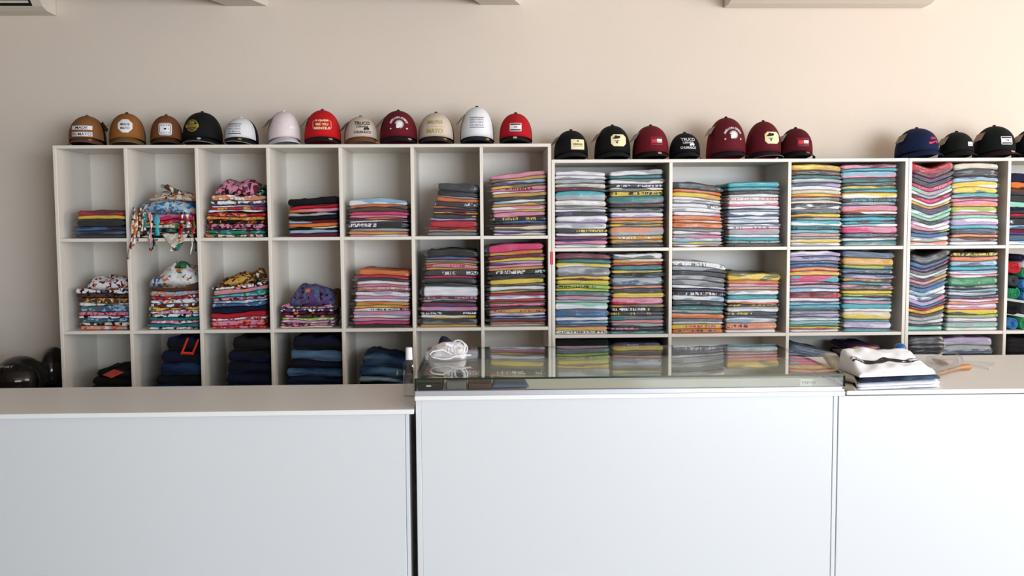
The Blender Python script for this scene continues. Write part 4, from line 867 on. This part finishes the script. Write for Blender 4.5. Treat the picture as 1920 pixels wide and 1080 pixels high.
pts += [XYZ(830, 656, -.03), XYZ(812, 659, -.034), XYZ(806, 664, -.036), XYZ(812, 671, -.036), XYZ(832, 674, -.036), XYZ(846, 672, -.036), XYZ(852, 668, -.03), XYZ(868, 666, -.02), XYZ(883, 666, -.01)]
v, f = tube(pts, .0031, 8); o = mk('charging_cable', v, f, plain('white_pvc', 'eceaf0', .4), smooth=True); tag(o, 'white charging cable coiled on top of the white cloth', 'cable')
v, f = tube([XYZ(848, 650, -.02), XYZ(836, 645, -.02)], .006, 8); mk('plug', v, f, plain('white_pvc', 'eceaf0', .4), o)

# clothes pile and hangers on the right counter
def Q(u, v, z): return PZ(u, v, z)
def pile_layer(nm, cs, z, th, mat, label, cat, seed, wob=.003):
    o = patch(nm, [Q(u, v, z+th/2) for u, v in cs], th, mat, wob=wob, seed=seed, nx=24, ny=16); return tag(o, label, cat, 'clothes piled on the right counter')
FL, FR, BR_, BL = (1607, 731), (1762, 724), (1722, 682), (1580, 690)
def up(cs, dv): return [(u, v-dv) for u, v in cs]
base = [FL, FR, BR_, BL]
def zq(z): return [(u, v-(z-ZC)*F_PX/3.2) for u, v in base]
pile_layer('folded_shirt', base, ZC+.0005, .0105, cloth('W', '/', 'LG'), 'white and grey shirt at the bottom of the counter\'s clothes pile', 'shirt', 1, .001)
pile_layer('folded_shirt', zq(ZC+.0115), ZC+.0115, .016, cloth('W'), 'plain white folded shirt second from bottom of the counter pile', 'shirt', 2, .001)
pile_layer('folded_shirt', [(u+d, v) for (u, v), d in zip(zq(ZC+.028), (5, 1, -10, 16))], ZC+.028, .019, cloth('N', '~', 'SB'), 'navy folded shirt beneath the patterned white top on the counter', 'shirt', 3, .002)
m_top, tt, bb = nt('white_blotched_jersey'); tc = N(tt, 'ShaderNodeTexCoord'); n_ = noise1(tt, tc.outputs['Object'], (16, 16, 16), 1)
rr_ = N(tt, 'ShaderNodeValToRGB'); rr_.color_ramp.elements[0].position = .66; rr_.color_ramp.elements[0].color = lin('f3f2f7'); rr_.color_ramp.elements[1].position = .74; rr_.color_ramp.elements[1].color = lin('c9bfba'); tt.links.new(n_.outputs['Fac'], rr_.inputs[0]); tt.links.new(rr_.outputs[0], bb.inputs['Base Color']); bb.inputs['Roughness'].default_value = .8
# top garment: thick crumpled, rising to the back
zf, zbk = ZC+.055, ZC+.125
tA, tB, tC, tD = Q(1612, 704, zf), Q(1755, 698, zf), Q(1703, 654, zbk), Q(1572, 652, zbk)
nx, ny = 44, 22; vs = []; fs = []
for layer in (1, 0):
    for j in range(ny+1):
        for i in range(nx+1):
            u_, v_ = i/nx, j/ny; p = tA.lerp(tB, u_).lerp(tD.lerp(tC, u_), v_); e = min(u_, 1-u_)*3; ef = min(1, v_*7)
            rise = .010*mnoise.noise(Vector((u_*3.2, v_*3, 2)))+.005*mnoise.noise(Vector((u_*8, v_*7, 5)))
            lowz = ZC+.0475
            edge = math.sqrt(max(0, 1-(1-min(1, min(u_, 1-u_)/.06))**2)); fe = math.sqrt(max(0, 1-(1-min(1, v_/.12))**2)); be = math.sqrt(max(0, 1-(1-min(1, (1-v_)/.05))**2))
            zt_ = lowz+.004+(p.z+rise-lowz)*(.15+.85*fe)*(.3+.7*edge)*(.35+.65*be)
            vs.append((p.x, p.y-(.012*fe*(1-v_)), zt_ if layer else lowz+.0005+.0*u_))
n = (nx+1)*(ny+1)
for j in range(ny):
    for i in range(nx):
        a = j*(nx+1)+i; fs.append((a, a+1, a+nx+2, a+nx+1)); fs.append((n+a, n+a+nx+1, n+a+nx+2, n+a+1))
per = list(range(nx))+[j*(nx+1)+nx for j in range(ny)]+[ny*(nx+1)+nx-i for i in range(nx)]+[(ny-j)*(nx+1) for j in range(ny)]
for k in range(len(per)): p_, q_ = per[k], per[(k+1) % len(per)]; fs.append((p_, n+p_, n+q_, q_))
top = mk('folded_shirt', vs, fs, m_top, smooth=True); tag(top, 'white shirt with grey blotches and a black lettered stripe, topmost on the counter', 'shirt', 'clothes piled on the right counter')
def surf(u_, v_):
    i, j = u_*nx, v_*ny; i0, j0 = min(nx-1, int(i)), min(ny-1, int(j)); a = Vector(vs[j0*(nx+1)+i0]).lerp(Vector(vs[j0*(nx+1)+i0+1]), i-i0); b = Vector(vs[(j0+1)*(nx+1)+i0]).lerp(Vector(vs[(j0+1)*(nx+1)+i0+1]), i-i0); return a.lerp(b, j-j0)
sv = []; sf = []; K = 60
for k in range(K+1):
    u_ = .03+.93*k/K; v0 = .40+.05*math.sin(u_*15)
    for dv_ in (0, .14): sv.append(surf(u_, v0+dv_)+Vector((0, 0, .0012)))
for k in range(K): sf.append((k*2, k*2+2, k*2+3, k*2+1))
mk('lettered_stripe', sv, sf, plain('stripe_black', '222026', .7), top)
lv = []; lf = []
for cx in (.12, .45, .86):
    g = text2d('SKATE', .08, .02); wv = max(q[0] for q in g[0])-min(q[0] for q in g[0])
    o_ = len(lv); lv += [surf(min(.99, cx+q[0]/wv*.14), .47+q[1]+.05*math.sin((cx+q[0]/wv*.14)*15))+Vector((0, 0, .002)) for q in g[0]]; lf += [tuple(i+o_ for i in q) for q in g[1]]
mk('stripe_lettering', lv, lf, WHT, top)
BEI = cloth('BG')
for k, (c_, z_, th, lab) in enumerate([([(1580, 728), (1606, 732), (1582, 694), (1556, 694)], ZC+.001, .016, 'beige folded trousers at the left foot of the counter pile'),
        ([(1574, 708), (1606, 716), (1580, 666), (1541, 666)], ZC+.019, .026, 'beige folded trousers draped highest at the left of the counter pile')]):
    o = patch('folded_trousers', [Q(u, v, z_+th/2) for u, v in c_], th, BEI, wob=.002, seed=30+k, nx=10, ny=18); tag(o, lab, 'trousers', 'clothes piled on the right counter')
o = patch('folded_shirt', [Q(1602, 690, ZC+.055), Q(1612, 690, ZC+.055), Q(1585, 655, ZC+.07), Q(1560, 655, ZC+.07)], .014, cloth('N'), wob=.002, seed=33); tag(o, 'dark navy garment showing between beige trousers and the white shirt', 'shirt', 'clothes piled on the right counter')
# glossy blue ball
p = PY(1692, 662, -1.0274); R_ = .021
v, f = lathe([(R_*math.sin(math.pi*k/16) if 0 < k < 16 else .0003, -R_*math.cos(math.pi*k/16)) for k in range(17)], 28, 1.15, 1.15)
o = mk('plastic_ball', v, f, plain('blue_gloss', '165a9e', .12), smooth=True); o.location = (p.x, -1.0044, ZC+.031+R_); tag(o, 'glossy blue plastic ball in a clear cup behind the clothes pile', 'ball')
v, f = lathe([(.019, 0), (.021, .001), (.024, .034), (.0225, .034), (.0195, .003), (.001, .003)], 24); o = mk('clear_cup', v, f, film('clear_cup_plastic', .12, (1, 1, 1), .1, 0), smooth=True); o.location = (p.x, -1.0044, ZC+.0005); tag(o, 'short clear cup holding the blue ball on the right counter', 'cup')
# wooden hangers and clear plastic
M_WOOD = plain('hanger_wood', 'b07a48', .35, var=.08)
def hanger(pts, rad, label, sqz=.5, mat=M_WOOD, nm='clothes_hanger'):
    P_ = [Q(*q) for q in pts]; v, f = tube(P_, rad, 10); o = mk(nm, [(a.x, a.y, (a.z-ZC)*1.0+ZC) for a in v], f, mat, smooth=True); return tag(o, label, 'hanger', None)
hanger([(1752, 703, ZC+.009), (1775, 696, ZC+.010), (1795, 690, ZC+.012), (1808, 688, ZC+.0135), (1818, 687.5, ZC+.013), (1822, 688, ZC+.012)], [.006, .0065, .008, .012, .0115, .006], 'light wooden hanger arm with a rounded end beside the pile')
hanger([(1750, 674, ZC+.009), (1762, 678, ZC+.009), (1777, 683, ZC+.009)], [.006, .0085, .006], 'short brown wooden hanger piece inside the clear plastic')
CL = film('clear_bag_plastic', .07, (1, 1, 1), .08, .006)
o = patch('plastic_wrapper', [Q(1742, 704, ZC+.028), Q(1800, 690, ZC+.028), Q(1795, 668, ZC+.03), Q(1735, 668, ZC+.032)], .003, CL, wob=.010, seed=41, nx=24, ny=16); tag(o, 'crumpled clear plastic bag over the hanger piece on the right counter', 'plastic bag')
M_ACR = film('clear_acrylic', .05, (.97, .98, .98), .05, .0)
def clearh(pts, label):
    P_ = [Q(*q) for q in pts]; v, f = tube(P_, .0045, 8); tag(mk('clothes_hanger', v, f, M_ACR, smooth=True), label, 'hanger')
clearh([(1755, 668, ZC+.006), (1768, 661, ZC+.008), (1790, 661, ZC+.008), (1802, 669, ZC+.007), (1806, 678, ZC+.006), (1830, 679, ZC+.005), (1862, 681, ZC+.005), (1866, 685, ZC+.005), (1850, 684, ZC+.005)], 'clear plastic hanger with curved hook at the right of the wooden one')
clearh([(1800, 683, ZC+.005), (1840, 687, ZC+.005), (1855, 692, ZC+.005)], 'short clear plastic hanger bar, nearest the right counter\'s front')

# helmets behind the left counter
t = empty('stool', (-.14, -.02, 0), 'low black stool under the helmets behind the left counter', 'stool')
SZ = .60
cbox(t, 'seat', -.50, -.012, -.24, .38, SZ-.03, SZ, M_BLK, .004)
for sx in (-.47, -.05):
    for sy in (-.21, .33): cbox(t, 'leg', sx, sx+.03, sy, sy+.03, 0, SZ-.03, M_BLK, .003)
def helmet(x, y, zt_, rx, ry, rz, label, text=None, visor='1a1614'):
    t = empty('motorcycle_helmet', (x, y, SZ), label, 'helmet', 'helmets behind the left counter'); n, m_ = 36, 20; H = zt_-SZ; vs = []; fs = []
    for j in range(m_+1):
        th = math.pi*(j/m_)*.80; zz = H-rz*(1-math.cos(th))
        for k in range(n):
            a = 6.28318*k/n; r = math.sin(th)*(1 if th < 1.57 else 1+.0*th); vs.append((rx*r*math.cos(a), ry*r*math.sin(a), max(zz, 0)))
    for j in range(m_):
        for k in range(n): fs.append((j*n+k, (j+1)*n+k, (j+1)*n+(k+1) % n, j*n+(k+1) % n))
    fs.append(tuple(m_*n+k for k in range(n)))
    mk('shell', vs, fs, plain('helmet_gloss', '0b0a0c', .18), t, smooth=True)
    vv = []; ff = []; K = 20
    for j in range(7):
        th = math.radians(62+j*8); 
        for k in range(K+1):
            a = math.radians(-90-62+124*k/K); vv.append((rx*1.02*math.sin(th)*math.cos(a), ry*1.02*math.sin(th)*math.sin(a), H-rz*(1-math.cos(th))))
    for j in range(6):
        for k in range(K): q = j*(K+1)+k; ff.append((q, q+1, q+K+2, q+K+1))
    mk('visor', vv, ff, plain('helmet_visor_'+visor, visor, .12), t, smooth=True)
    if text:
        g = fit(text, .085, .013, .02); pts = []
        for q in g[0]:
            th = math.radians(48)-q[1]/rz; a = math.radians(-97)+q[0]/(ry*math.sin(th)); pts.append((rx*1.012*math.sin(th)*math.cos(a), ry*1.012*math.sin(th)*math.sin(a), H-rz*1.0*(1-math.cos(th))+.0015))
        mk('lettering', pts, g[1], plain('helmet_print', 'a8a6a2', .4), t)
    return t
p = PY(35, 667, -.03); helmet(p.x, -.03, p.z, .125, .15, .125, 'glossy black motorcycle helmet at the far left edge', 'SPORT')
p = PY(104, 651, .25); helmet(p.x-.014, .26, p.z, .075, .10, .14, 'second dark helmet with grey visor, partly hidden against the shelf side', None, '2c2622')

# air conditioners at the top edge
def ac(u0, u1, v, label, louvre):
    Yb, Yf = .42, .20; a = PY(u0, v, Yb).x; b = PY(u1, v, Yb).x; z = PY((u0+u1)/2, v, Yb).z; w_ = b-a
    t = empty('air_conditioner', ((a+b)/2, Yb, z), label, 'air conditioner', 'wall air conditioners')
    prof = [(0, 0), (-.10, .0), (-.155, .014), (-.195, .05), (-.21, .10), (-.21, .27), (-.19, .29), (0, .29)]
    vs = [(x, y, zz) for x in (-w_/2, w_/2) for y, zz in prof]; n = len(prof); fs = [(i, (i+1) % n, n+(i+1) % n, n+i) for i in range(n)]+[tuple(range(n))[::-1], tuple(range(n, 2*n))]
    mk('body', vs, fs, M_AC, t)
    def strip(nm, p0, p1, mat, ins, off, th):
        (ya, za), (yb_, zb_) = p0, p1; d = Vector((0, yb_-ya, zb_-za)); nn = Vector((0, -d.z, d.y)).normalized(); nn = nn if nn.y < 0 or nn.z < 0 else -nn
        q = [Vector((x, ya, za))+nn*off for x in (-w_/2+ins, w_/2-ins)]+[Vector((x, yb_, zb_))+nn*off for x in (w_/2-ins, -w_/2+ins)]; r = [k+nn*-th for k in q]
        mk(nm, q+r, [(0, 1, 2, 3), (7, 6, 5, 4), (0, 4, 5, 1), (1, 5, 6, 2), (2, 6, 7, 3), (3, 7, 4, 0)], mat, t)
    strip('air_outlet', (-.158, .016), (-.198, .055), M_DARK, .05, .0012, .003)
    if louvre: strip('louvre', (-.175, .030), (-.185, .040), M_AC, .06, .006, .002)
    return t
ac(1358, 1730, 15, 'white wall air conditioner above the middle of the lower shelves', True)
ac(-330, 105, 29, 'white wall air conditioner at the photo\'s top left corner', True)
